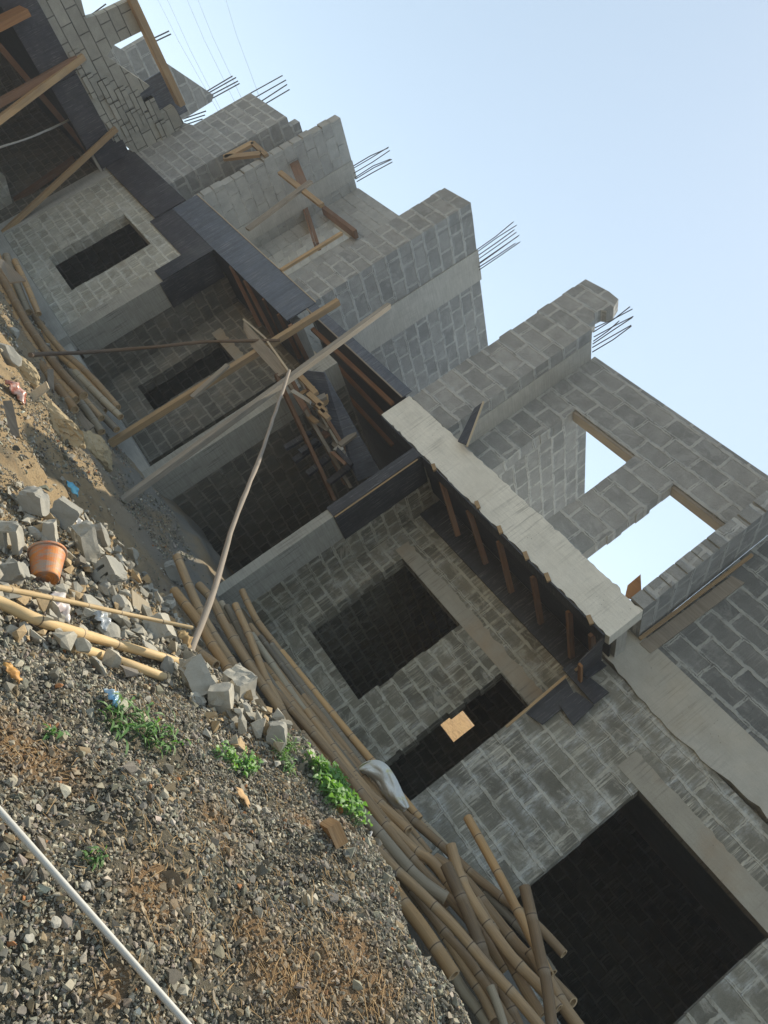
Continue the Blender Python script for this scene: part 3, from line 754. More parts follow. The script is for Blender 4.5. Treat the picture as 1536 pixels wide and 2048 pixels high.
gx = axis([(-120, -60, 30), (-60, -32, 4), (-32, -14, .35), (-14, -5, .09), (-5, 1.2, .032), (1.2, 6, .2), (6, 40, 4), (40, 120, 40)])
gy = axis([(-120, -60, 30), (-60, -8, 4), (-8, 0.8, .4), (.8, 5.4, .032), (5.4, 8.8, .09), (8.8, 16, .6), (16, 60, 4), (60, 120, 30)])
GX, GY = np.meshgrid(gx, gy); GZ = height(GX, GY)
near = (GX > -5.5) & (GX < 1.5) & (GY < 6)
GZ = GZ + np.where(near, rng.normal(0, 0.005, GZ.shape), 0.0)
nxg, nyg = len(gx), len(gy)
V = np.stack([GX.ravel(), GY.ravel(), GZ.ravel()], 1)
idx = np.arange(nxg * nyg).reshape(nyg, nxg)
Fq = np.stack([idx[:-1, :-1], idx[:-1, 1:], idx[1:, 1:], idx[1:, :-1]], -1).reshape(-1, 4)


SPOTS = [(20, 1475, .13), (75, 1520, .10), (305, 1790, .13), (640, 1960, .15), (700, 1890, .12), (560, 1935, .14), (735, 1975, .14), (620, 2030, .14), (430, 1645, .10), (600, 1640, .08), (300, 1750, .07),
         (500, 1850, .07), (455, 1700, .06), (700, 1660, .07), (130, 1560, .06), (400, 1900, .07), (220, 1975, .06)]


def spotmask(x, y):
    m = np.zeros_like(x)
    for px, py, r in SPOTS:
        c = hit(px, py); m = np.maximum(m, np.exp(-((x - c[0]) ** 2 + (y - c[1]) ** 2) / (r * r)))
    return m


def mesh_np(name, V, F, mat, cols=None, smooth=False):
    me = bpy.data.meshes.new(name); k = F.shape[1]
    me.vertices.add(len(V)); me.vertices.foreach_set('co', V.astype(np.float32).ravel())
    me.loops.add(F.size); me.loops.foreach_set('vertex_index', F.astype(np.int32).ravel())
    me.polygons.add(len(F)); me.polygons.foreach_set('loop_start', np.arange(0, F.size, k, dtype=np.int32))
    me.polygons.foreach_set('use_smooth', np.full(len(F), smooth))
    me.materials.append(mat); me.update(calc_edges=True); me.validate()
    if cols is not None:
        a = me.attributes.new('Col', 'FLOAT_COLOR', 'POINT'); a.data.foreach_set('color', np.hstack([cols, np.ones((len(cols), 1))]).astype(np.float32).ravel())
    o = bpy.data.objects.new(name, me); COL.objects.link(o); return o


def mat_soil():
    t = NT('soil_and_grit'); o = t.pos()
    a = t.noise(o, 1.1, 5, 0.65); b = t.noise(o, 3.2, 6, 0.7); f = t.noise(o, 42, 5, 0.8); g = t.noise(o, 120, 3, 0.7)
    at = t.n('ShaderNodeAttribute'); at.attribute_name = 'Col'
    grit = t.mix(f, (0.075, 0.066, 0.048), (0.24, 0.212, 0.155))
    tan = t.mix(t.noise(o, 14, 5, 0.7), (0.34, 0.235, 0.125), (0.46, 0.36, 0.225))
    orange = t.mix(t.noise(o, 18, 5, 0.7), (0.20, 0.125, 0.065), (0.34, 0.225, 0.125))
    sx = t.n('ShaderNodeSeparateXYZ'); t.put(sx.inputs[0], o)
    left = t.ramp(sx.outputs[0], -2.4, -3.6)
    back = t.ramp(sx.outputs[1], 5.0, 6.4)
    col = t.mix(t.ramp(b, 0.56, 0.68), grit, orange)
    col = t.mix(t.ramp(t.math('ADD', at.outputs['Fac'], t.math('MULTIPLY', t.noise(o, 16, 5, 0.7), 0.5)), 0.62, 0.95), col, orange)
    col = t.mix(t.math('MULTIPLY', left, t.ramp(a, 0.30, 0.48)), col, tan)
    cement = t.mix(f, (0.20, 0.19, 0.165), (0.33, 0.315, 0.275))
    col = t.mix(t.math('MULTIPLY', back, t.ramp(t.noise(o, 0.9, 4), 0.36, 0.56)), col, cement)
    h = t.math('ADD', t.math('MULTIPLY', f, 1.0), t.math('ADD', t.math('MULTIPLY', b, 1.2), t.math('MULTIPLY', g, 0.5)))
    return t.done(col, 0.96, t.bump(h, 0.9, 0.03), 0.15)


M['soil'] = mat_soil()
gm = spotmask(V[:, 0], V[:, 1]); ground = mesh_np('ground', V, Fq, M['soil'], np.stack([gm, gm, gm], 1), smooth=True); tag(ground, kind='structure')

# the cut bank behind the houses, seen through one back opening
def mat_bank():
    t = NT('sunlit_cut_bank'); o = t.pos(); b = t.noise(o, 1.3, 6, 0.7); f = t.noise(o, 9, 5, 0.7)
    col = t.mix(b, (0.42, 0.25, 0.11), (0.52, 0.36, 0.19)); col = t.mix(t.ramp(f, 0.5, 0.8), col, (0.24, 0.15, 0.08))
    sx = t.n('ShaderNodeSeparateXYZ'); t.put(sx.inputs[0], o)
    col = t.mix(t.ramp(t.math('ADD', sx.outputs[2], t.math('MULTIPLY', f, 0.4)), 2.25, 2.45), col, (0.60, 0.57, 0.52))
    return t.done(col, 0.95, t.bump(t.math('ADD', b, f), 0.8, 0.1), 0.1)
bx_, bz_ = [], []
xs = np.linspace(-40, 25, 70); ys = np.linspace(15.5, 24, 16)
BX, BY = np.meshgrid(xs, ys); BZ = -0.9 + np.clip((BY - 15.5) * 0.62, 0, 4.2) + 0.25 * lump(BX * .6, BY * .6) / 0.05 * 0.2
ib = np.arange(BX.size).reshape(BX.shape)
hill = mesh_np('hill', np.stack([BX.ravel(), BY.ravel(), BZ.ravel()], 1), np.stack([ib[:-1, :-1], ib[:-1, 1:], ib[1:, 1:], ib[1:, :-1]], -1).reshape(-1, 4), mat_bank(), smooth=True)
tag(hill, kind='structure')

# ------------------------------------------------------------------ crushed stone
def ico():
    t = (1 + 5 ** .5) / 2
    v = np.array([(-1, t, 0), (1, t, 0), (-1, -t, 0), (1, -t, 0), (0, -1, t), (0, 1, t), (0, -1, -t), (0, 1, -t), (t, 0, -1), (t, 0, 1), (-t, 0, -1), (-t, 0, 1)], float)
    f = np.array([(0, 11, 5), (0, 5, 1), (0, 1, 7), (0, 7, 10), (0, 10, 11), (1, 5, 9), (5, 11, 4), (11, 10, 2), (10, 7, 6), (7, 1, 8), (3, 9, 4), (3, 4, 2), (3, 2, 6), (3, 6, 8), (3, 8, 9), (4, 9, 5), (2, 4, 11), (6, 2, 10), (8, 6, 7), (9, 8, 1)])
    return v / np.linalg.norm(v[0]), f


IV, IF = ico()


def rand_rot(n):
    q = rng.normal(size=(n, 4)); q /= np.linalg.norm(q, axis=1)[:, None]
    w, x, y, z = q.T
    return np.stack([np.stack([1 - 2 * (y * y + z * z), 2 * (x * y - z * w), 2 * (x * z + y * w)], -1),
                     np.stack([2 * (x * y + z * w), 1 - 2 * (x * x + z * z), 2 * (y * z - x * w)], -1),
                     np.stack([2 * (x * z - y * w), 2 * (y * z + x * w), 1 - 2 * (x * x + y * y)], -1)], 1)


# angular chips: convex hulls of a few random points
def chip():
    bm = bmesh.new(); k = int(rng.integers(8, 12)); sc_ = np.array([1.0, rng.uniform(.6, .95), rng.uniform(.4, .8)])
    for _ in range(k):
        p = rng.normal(size=3); p = p / np.linalg.norm(p) * rng.uniform(.8, 1.1); bm.verts.new(p * sc_)
    r = bmesh.ops.convex_hull(bm, input=bm.verts[:])
    bmesh.ops.delete(bm, geom=[v for v in bm.verts if not v.link_faces], context='VERTS')
    bmesh.ops.triangulate(bm, faces=bm.faces[:]); bmesh.ops.recalc_face_normals(bm, faces=bm.faces[:])
    bm.verts.index_update(); v = np.array([x.co[:] for x in bm.verts]); f = np.array([[q.index for q in x.verts] for x in bm.faces]); bm.free()
    return v, f


CH = [chip() for _ in range(70)]


def stones(name, xy, size, base, mat, sink=0.25, flat=0.8):
    VV, FF, CC, off = [], [], [], 0
    pick = rng.integers(0, len(CH), len(xy)); zz = height(xy[:, 0], xy[:, 1])
    for k, (cv, cf) in enumerate(CH):
        ii = np.nonzero(pick == k)[0]; n = len(ii)
        if not n: continue
        P = cv[None] * (size[ii, None, None] * rng.uniform(.8, 1.25, (n, 1, 3)))
        P = np.einsum('nij,nkj->nki', rand_rot(n), P); P[:, :, 2] *= flat
        z = zz[ii] + size[ii] * (0.55 - sink) + rng.uniform(-.2, .6, n) * size[ii]
        P += np.stack([xy[ii, 0], xy[ii, 1], z], 1)[:, None, :]
        VV.append(P.reshape(-1, 3)); FF.append((cf[None] + (off + np.arange(n) * len(cv))[:, None, None]).reshape(-1, 3)); CC.append(np.repeat(base[ii], len(cv), axis=0)); off += n * len(cv)
    return mesh_np(name, np.concatenate(VV), np.concatenate(FF), mat, np.concatenate(CC))


def in_view(x, y, z, mx=120):
    p = np.stack([x, y, z], -1); a = p @ CR; b = p @ CU; c = p @ _f
    return (c > 0.2) & (np.abs(a / c * FPX) < 768 + mx) & (np.abs(b / c * FPX) < 1024 + mx)


def mat_stone():
    t = NT('crushed_stone'); a = t.n('ShaderNodeAttribute'); a.attribute_name = 'Col'
    o = t.pos(); n = t.noise(o, 90, 4, 0.7); n2 = t.noise(o, 30, 3, 0.6)
    col = t.mix(1.0, a.outputs['Color'], t.mix(n, (0.62, 0.62, 0.62), (1.4, 1.38, 1.34)), 'MULTIPLY')
    col = t.mix(t.math('MULTIPLY', t.ramp(n2, 0.5, 0.75), 0.35), col, (0.24, 0.21, 0.165))
    return t.done(col, 0.9, t.bump(n, 0.4, 0.004), 0.25)


M['stone'] = mat_stone()


def stone_cols(n, xy):
    g = rng.lognormal(math.log(0.19), 0.36, n)[:, None]
    c = g * np.array([[1.06, 1.0, 0.82]]) * (1 + rng.normal(0, 0.035, (n, 3)))
    tn = rng.random(n) < 0.10; c[tn] = rng.uniform(.85, 1.2, (tn.sum(), 1)) * np.array([[0.27, 0.21, 0.13]])
    og = rng.random(n) < 0.008; c[og] = np.array([[0.34, 0.16, 0.07]])
    lt = rng.random(n) < 0.13; c[lt] = rng.uniform(.85, 1.1, (lt.sum(), 1)) * np.array([[0.42, 0.385, 0.30]])
    return np.clip(c, 0.02, 0.6)


def scatter(n, x0, x1, y0, y1, keep):
    x = rng.uniform(x0, x1, n); y = rng.uniform(y0, y1, n); z = height(x, y)
    m = in_view(x, y, z) & (rng.random(n) < keep(x, y)); return np.stack([x[m], y[m]], 1)


def patch(x, y, sx=2.3, sy=1.9, ph=0.0):
    return 0.5 + 0.5 * np.sin(sx * x + 1.7 * np.sin(1.3 * y + ph) + ph) * np.sin(sy * y + 1.4 * np.sin(1.7 * x - ph))


kn = lambda x, y: np.where(patch(x, y, 4.1, 3.7, .6) > 0.93, 0.3, 1.0) * np.clip(1.1 - .6 * spotmask(x, y), 0.12, 1)
xy1 = scatter(360000, -4.2, 1.0, 1.0, 5.3, lambda x, y: np.where((y < 5.0) & (x > -3.7 + 0.25 * (y - 2)), kn(x, y), 0.25))
s1 = rng.lognormal(math.log(0.0066), 0.46, len(xy1)); big = rng.random(len(xy1)) < 0.03; s1[big] *= rng.uniform(1.5, 2.1, big.sum())
c1_ = stone_cols(len(xy1), xy1); dm = np.clip(spotmask(xy1[:, 0], xy1[:, 1]) * 1.2, 0, .75)[:, None] * rng.uniform(.3, 1, (len(xy1), 1)); c1_ = c1_ * (1 - dm) + dm * np.array([[.31, .22, .135]])
g1 = stones('gravel', xy1, s1, c1_, M['stone'])
tag(g1, kind='stuff')
xy2 = scatter(70000, -13, -2.2, 1.8, 7.4, lambda x, y: np.where(patch(x, y, 1.3, 1.7, 2.0) > 0.55, 0.8, 0.10))
s2 = rng.lognormal(math.log(0.011), 0.5, len(xy2))
g2 = stones('grit', xy2, s2, stone_cols(len(xy2), xy2) * 1.05, M['stone'])
tag(g2, kind='stuff')
# crumbled block and broken pieces spilling round the bucket
cx = [(40, 1040), (110, 1085), (170, 1130), (60, 1180), (190, 1190), (240, 1170), (250, 1230), (150, 1230), (300, 1190), (300, 1270), (340, 1310), (400, 1380), (450, 1420), (30, 1110), (220, 1110), (20, 1230), (330, 1230), (200, 1060), (520, 1470), (120, 1290)]
pts = []
for a_, b_ in cx:
    c_ = hit(a_, b_); k_ = 75
    pts.append(np.stack([rng.normal(c_[0], .17, k_), rng.normal(c_[1], .17, k_)], 1))
xy3 = np.concatenate(pts); s3 = np.clip(rng.lognormal(math.log(0.025), 0.65, len(xy3)), .008, .075)
c3 = rng.uniform(.75, 1.2, (len(xy3), 1)) * np.array([[.37, .35, .295]]); tn = rng.random(len(xy3)) < .2; c3[tn] = rng.uniform(.8, 1.1, (tn.sum(), 1)) * np.array([[.42, .31, .18]])
g3 = stones('rubble_crumbs', xy3, s3, c3, M['stone'], sink=.1, flat=.7); tag(g3, kind='stuff')

# ================================================================== light and sky
SUN_EL, SUN_AZ = RAD(64), RAD(-12)      # azimuth from +Y (behind the houses) towards +X
w = bpy.data.worlds.new('World'); sc.world = w; w.use_nodes = True
wt = w.node_tree; wt.nodes.clear()
sky = wt.nodes.new('ShaderNodeTexSky'); sky.sky_type = 'NISHITA'; sky.sun_disc = False
sky.sun_elevation = SUN_EL; sky.sun_rotation = SUN_AZ; sky.air_density = 1.0; sky.dust_density = 0.25; sky.ozone_density = 1.0; sky.altitude = 50
bg = wt.nodes.new('ShaderNodeBackground'); bg.inputs[1].default_value = 0.112
wo = wt.nodes.new('ShaderNodeOutputWorld')
hs = wt.nodes.new('ShaderNodeHueSaturation'); hs.inputs['Saturation'].default_value = 0.60; hs.inputs['Hue'].default_value = 0.478
wt.links.new(sky.outputs[0], hs.inputs['Color']); wt.links.new(hs.outputs[0], bg.inputs[0]); wt.links.new(bg.outputs[0], wo.inputs[0])
sd = bpy.data.lights.new('sun', 'SUN'); sd.energy = 3.4; sd.angle = RAD(0.53); sd.color = (1.0, 0.90, 0.72)
so = bpy.data.objects.new('sun', sd); COL.objects.link(so)
sv = Vector((math.sin(SUN_AZ) * math.cos(SUN_EL), math.cos(SUN_AZ) * math.cos(SUN_EL), math.sin(SUN_EL)))
so.rotation_euler = sv.to_track_quat('Z', 'Y').to_euler(); so.location = sv * 40
sc.view_settings.view_transform = 'Standard'; sc.view_settings.look = 'None'
sc.view_settings.exposure = 0.84; sc.view_settings.gamma = 1.0
sc.render.engine = 'CYCLES'
sc.cycles.max_bounces = 8; sc.cycles.diffuse_bounces = 5; sc.cycles.glossy_bounces = 3
sc.cycles.use_denoising = True

# haze volume added to stand in for camera glare on the upper walls
mh = bpy.data.materials.new('glare_haze'); mh.use_nodes = True; ht = mh.node_tree; ht.nodes.clear()
pv = ht.nodes.new('ShaderNodeVolumePrincipled'); pv.inputs['Color'].default_value = (0.86, 0.92, 1.0, 1); pv.inputs['Density'].default_value = 0.0024; pv.inputs['Anisotropy'].default_value = 0.35
ho = ht.nodes.new('ShaderNodeOutputMaterial'); ht.links.new(pv.outputs[0], ho.inputs['Volume'])
mb = MB(); mb.box(-122, 122, -122, 122, -2.6, 13.0); o = mb.build('haze', mh); tag(o, kind='stuff')

# ================================================================== timber
def px_bar(name, label, cat, a, b, w, h, mat, Ya=None, Yb=None, group=None, up=(0, -1, 0), dza=0.0, jit=0.0):
    p = hit(*a, dza) if Ya is None else atY(*a, Ya)
    q = hit(*b, dza) if Yb is None else atY(*b, Yb)
    mb = MB(); mb.bar(p, q, w, h, up, jit=jit)
    return tag(mb.build(name, mat), label, cat, group)


GP = 'timber props standing against the house fronts'
px_bar('timber_prop', 'long pale sawn timber prop, its foot beside the cut ends of the left bamboo stack', 'prop', (219, 889), (677, 603), 0.085, 0.10, M['wood'], None, 7.15, GP)
px_bar('timber_prop', 'longest timber prop, rising past the top of the grey branch', 'prop', (244, 1003), (778, 611), 0.075, 0.085, M['woodgrey'], None, 7.2, GP)
px_bar('timber_splice', 'short grey offcut tied halfway up the pale timber prop', 'offcut', (384, 795), (456, 730), 0.08, 0.04, M['woodgrey'], 6.95, 6.95)
def xbar(name, label, cat, a, b, w, h, mat, Xa, Xb, group=None):
    mb = MB(); mb.bar(atX(*a, Xa), atX(*b, Xb), w, h, (1, 0, 0)); return tag(mb.build(name, mat), label, cat, group)


xbar('timber_prop', 'thin yellow pole crossing the front of the dark porch, low end at the pale wall', 'prop', (2, 470), (233, 257), 0.10, 0.10, M['wood'], -17.05, -17.1, GP)
xbar('timber_prop', 'yellow pole leaning up to the loose blocks above the dark porch', 'prop', (-24, 257), (167, 113), 0.12, 0.12, M['wood'], -16.7, -17.12, GP)
xbar('timber_prop', 'red brown rail just behind the yellow pole at the dark porch', 'prop', (-24, 219), (155, 118), 0.13, 0.12, M['wooddark'], -16.95, -17.12, GP)
xbar('timber_rail', 'dark rail running back under the soffit of the deep porch', 'rail', (-10, 82), (218, 352), 0.12, 0.14, M['wooddark'], -18.3, -18.3)
xbar('timber_rail', 'red plank behind the thin yellow pole in the deep porch', 'rail', (30, 402), (150, 318), 0.10, 0.18, M['wooddark'], -18.7, -18.4)
xbar('timber_beam', 'thick pale beam standing against the sky above the loose block wall', 'beam', (254, -20), (361, 208), 0.14, 0.30, M['wood'], -17.08, -17.08)
xbar('timber_beam', 'orange planks sticking out at the very top left corner', 'beam', (-30, 62), (50, 21), 0.12, 0.46, M['woodorange'], -16.9, -17.0)
px_bar('timber_batten', 'grey batten crossing the recess beside the rough block fin, highest of the crossed battens', 'batten', (495, 459), (622, 363), 0.12, 0.05, M['woodgrey'], 7.42, 7.42)
px_bar('timber_batten', 'yellow batten standing on the blue black shuttering', 'batten', (562, 541), (684, 466), 0.07, 0.05, M['wood'], 7.43, 7.43)
px_bar('timber_batten', 'short batten nailed across the grey batten, with a square cut end', 'batten', (560, 345), (644, 411), 0.10, 0.06, M['wood'], 7.6, 7.35)
px_bar('timber_board', 'brown board wedged upright beside the rough block fin', 'board', (578, 300), (607, 372), 0.20, 0.04, M['wooddark'], 7.9, 7.7)
fr = thing('wooden_bracket', 'triangular wooden bracket fixed to the corner of dark blocks, high on the far house', 'bracket', atY(450, 314, 7.45))
for a, b, ww in (((449, 316), (506, 286), 0.16), ((449, 316), (522, 308), 0.16), ((505, 286), (533, 311), 0.10)):
    mb = MB(); mb.bar(atY(*a, 7.42), atY(*b, 7.42), ww, 0.06, (0, -1, 0)); mb.build('strut', M['wood'], fr)
fr = thing('door_lining', 'tall wooden door frame in the recess behind the crossed battens', 'door frame', atY(636, 492, 8.9))
for a, b, ww in (((603, 386), (637, 493), 0.07), ((648, 420), (712, 469), 0.09), ((598, 388), (630, 492), 0.04)):
    mb = MB(); mb.bar(atY(*a, 8.95), atY(*b, 8.95), ww, 0.2, (0, -1, 0)); mb.build('post', M['wooddark'], fr)
mb = MB(); board_poly(mb, [atY(*p, 7.38) for p in [(936, 892), (966, 806), (949, 818), (916, 884)]], 0.02)
tag(mb.build('shuttering_offcut', M['form']), 'black offcut of shuttering leaning on the block pier above the pale balcony', 'board')
px_bar('timber_batten', 'pale batten along the edge of the black offcut on the pale balcony', 'batten', (934, 893), (967, 804), 0.022, 0.03, M['woodbright'], 7.36, 7.36)
fr = thing('corner_plank', 'pale plank set upright in the inside corner of the nearest house', 'plank', atY(1290, 1297, 8.29))
mb = MB(); mb.prism([xz(*p, 8.27) for p in [(1279, 1287), (1301, 1307), (1489, 1166), (1463, 1152)]], 8.262, 8.298); mb.build('plank', M['woodgrey'], fr)
mb = MB(); mb.bar(atY(1279, 1278, 8.2), atY(1504, 1110, 8.2), 0.035, 0.05, (0, -1, 0)); mb.build('batten', M['wood'], fr)
mb = MB(); mb.prism([xz(*p, 7.62) for p in [(1250, 1194), (1255, 1172), (1281, 1150), (1283, 1192), (1268, 1200)]], 7.60, 7.63)
tag(mb.build('timber_shard', M['woodorange']), 'small pointed brown timber shard standing up at the right end of the pale balcony', 'shard')

# stair shuttering in the open passage
ss = thing('stair_shuttering', 'cement spattered stair shuttering of long boards and short dark stubs inside the open passage', 'shuttering', atY(640, 860, 8.6))
def ramp_pt(px, py, t): return atY(px, py, 7.05 + 1.45 * t)
for a, b, ww, m_ in (((572, 757), (700, 975), .14, 'woodgrey'), ((596, 752), (716, 957), .16, 'conc'), ((612, 770), (722, 950), .07, 'wooddark'), ((552, 748), (668, 1000), .18, 'wooddark'), ((584, 760), (690, 968), .06, 'wooddark')):
    mb = MB(); mb.bar(ramp_pt(*a, 0.0), ramp_pt(*b, 1.0), ww, 0.05, (0, 0, 1)); mb.build('long_board', M[m_], ss)
mb = MB(); board_poly(mb, [ramp_pt(600, 740, 0.05), ramp_pt(648, 745, .05), ramp_pt(760, 945, .95), ramp_pt(716, 962, .95)], 0.02); mb.build('soffit_board', M['formblue'], ss)
for a, b in (((570, 896), (622, 866)), ((588, 922), (640, 884)), ((615, 948), (662, 912)), ((657, 966), (700, 932)), ((600, 905), (634, 880))):
    k = (a[1] - 740) / 230.0
    mb = MB(); mb.bar(ramp_pt(*a, k * .8), ramp_pt(*b, k * .8), 0.10, 0.05, (0, -1, 0)); mb.build('riser_stub', M['form'], ss)
for a, b in (((600, 752), (633, 788)), ((617, 788), (645, 813)), ((636, 810), (652, 826)), ((640, 822), (658, 838))):
    mb = MB(); mb.bar(atY(*a, 7.0), atY(*b, 7.0), 0.075, 0.06, (0, -1, 0)); mb.build('packing_block', M['wood'], ss)
rs = random.Random(21)
for i in range(16):
    t_ = rs.uniform(.05, .95); px_, py_ = 590 + 105 * t_ + rs.uniform(-18, 30), 762 + 190 * t_ + rs.uniform(-14, 14); L_ = rs.uniform(14, 44); an = RAD(rs.choice((-32, -32, 56, 40)) + rs.uniform(-8, 8))
    mb = MB(); mb.bar(ramp_pt(px_, py_, t_ * .9), ramp_pt(px_ + L_ * math.cos(an), py_ + L_ * math.sin(an), t_ * .9), rs.uniform(.05, .13), rs.uniform(.02, .06), (0, -1, 0), jit=.03); mb.build('splintered_board', M[rs.choice(('form', 'woodgrey', 'wood', 'wooddark', 'conc'))], ss)
lp = thing('loose_plank', 'wide weathered plank hanging across the two timber props above the open passage', 'plank', atY(530, 690, 6.95))
mb = MB(); board_poly(mb, [atY(*p, Y) for p, Y in (((487, 640), 7.02), ((578, 741), 6.95), ((557, 752), 7.0), ((502, 692), 7.05), ((487, 658), 7.06))], 0.03); mb.build('plank', M['woodgrey'], lp)
mb = MB(); mb.bar(atY(487, 639, 7.18), atY(530, 676, 7.05), 0.03, 0.03); mb.build('edge_strip', M['woodbright'], lp)
mb = MB(); mb.bar(atY(530, 676, 7.05), atY(577, 742, 6.92), 0.025, 0.03); mb.build('edge_strip', M['woodbright'], lp)


def limb(name, label, cat, pts, r0, r1, mat, knots=0):
    P = [Vector(p) for p in pts]; out = []
    for i in range(len(P) - 1):
        for k in range(6):
            t = k / 6.0
            a = P[max(i - 1, 0)]; b = P[i]; c = P[i + 1]; d = P[min(i + 2, len(P) - 1)]
            out.append(0.5 * ((2 * b) + (c - a) * t + (2 * a - 5 * b + 4 * c - d) * t * t + (3 * b - a - 3 * c + d) * t ** 3))
    out.append(P[-1]); n = len(out)
    out = [p + Vector(rng.normal(0, r0 * 0.07, 3)) for p in out]
    R = [(r0 + (r1 - r0) * i / (n - 1)) * random.uniform(0.88, 1.12) for i in range(n)]
    mb = MB(); mb.tube(out, R, 10)
    return tag(mb.build(name, mat, smooth=True), label, cat)


f0 = hit(386, 1316); Y0 = f0[1]
limb('branch_pole', 'crooked grey branch used as a prop, its foot among the rubble blocks', 'pole',
     [f0 + np.array([0, 0, -.05]), atY(428, 1180, Y0 + .45), atY(468, 1045, Y0 + .9), atY(516, 925, Y0 + 1.25), atY(546, 838, Y0 + 1.5), atY(579, 741, Y0 + 1.75)], 0.027, 0.020, M['bark'])
limb('branch_pole', 'thin brown stick slanting across the house front from the left bamboo stack', 'pole',
     [hit(60, 709, .1), atY(200, 703, 6.75), atY(330, 692, 6.85), atY(420, 683, 6.95), atY(560, 681, 7.05)], 0.032, 0.024, M['barkdark'])
limb('plastic_pipe', 'white bent plastic pipe arching out over the dark porch', 'pipe', [atY(-20, 300, 6.3), atY(60, 275, 6.4), atY(140, 238, 6.6), atY(200, 195, 6.9), atY(229, 160, 7.3)], 0.022, 0.022, mat_plain('white_pipe', (0.52, 0.53, 0.52), 0.45, 0.08))
pa, pb = hit(0, 1622), hit(376, 2050); pp = []
ts = np.linspace(-0.25, 1.25, 40); k = 1.0
while k > .8:      # straight pipe resting on the highest stones
    ln = np.array([(pa + (pb - pa) * t) * k for t in ts])
    if np.all(height(ln[5:-5, 0], ln[5:-5, 1]) + .024 < ln[5:-5, 2]): break
    k -= .004
pp = list(ln)
mb = MB(); mb.tube(pp, 0.0092, 14, hollow=0.0015)
M['pvc'] = mat_plain('dusty_white_pvc', (0.50, 0.49, 0.45), 0.55, 0.22, 9, 0.15)
tag(mb.build('plastic_pipe', [M['pvc'], M['pvc']], smooth=True), 'long straight white plastic pipe lying on the gravel at the lower left', 'pipe')

# ================================================================== bamboo
GB = 'bamboo poles piled along the house fronts'


def culm(label, pts, r, mat='bamboo', name='bamboo_pole', group=GB, split=False):
    P = [Vector(p) for p in pts]
    # resample along a smooth line
    fine = []
    for i in range(len(P) - 1):
        a = P[max(i - 1, 0)]; b = P[i]; c = P[i + 1]; d = P[min(i + 2, len(P) - 1)]
        m = max(3, int((c - b).length / 0.05))
        for k in range(m):
            t = k / m
            fine.append(0.5 * ((2 * b) + (c - a) * t + (2 * a - 5 * b + 4 * c - d) * t * t + (3 * b - a - 3 * c + d) * t ** 3))
    fine.append(P[-1])
    u0 = round(random.uniform(0, 30), 2); acc = u0; R = []; last = fine[0]
    r *= random.uniform(0.74, 0.94); n = len(fine); ph = random.uniform(0, 6)
    for i, p in enumerate(fine):
        acc += (p - last).length; last = p
        fr_ = (acc / 0.34) % 1.0; dd = abs(fr_ - 0.5) * 0.34
        R.append(r * (1.05 - 0.10 * i / n) * (1 + 0.13 * math.exp(-(dd / 0.014) ** 2) - 0.03 * math.exp(-(dd / 0.07) ** 2)))
        off = 0.012 * math.sin(acc * 1.3 + ph)
        fine[i] = p + Vector((off, 0, off * .6))
    mb = MB(); mb.tube(fine, R, 14, hollow=r * 0.28, u0=u0)
    return tag(mb.build(name, [M[mat], M['bamcut']], smooth=True), label, 'bamboo pole', group)


def pY(lst, Y0, Y1):
    n = len(lst); return [atY(*p, Y0 + (Y1 - Y0) * i / (n - 1)) for i, p in enumerate(lst)]


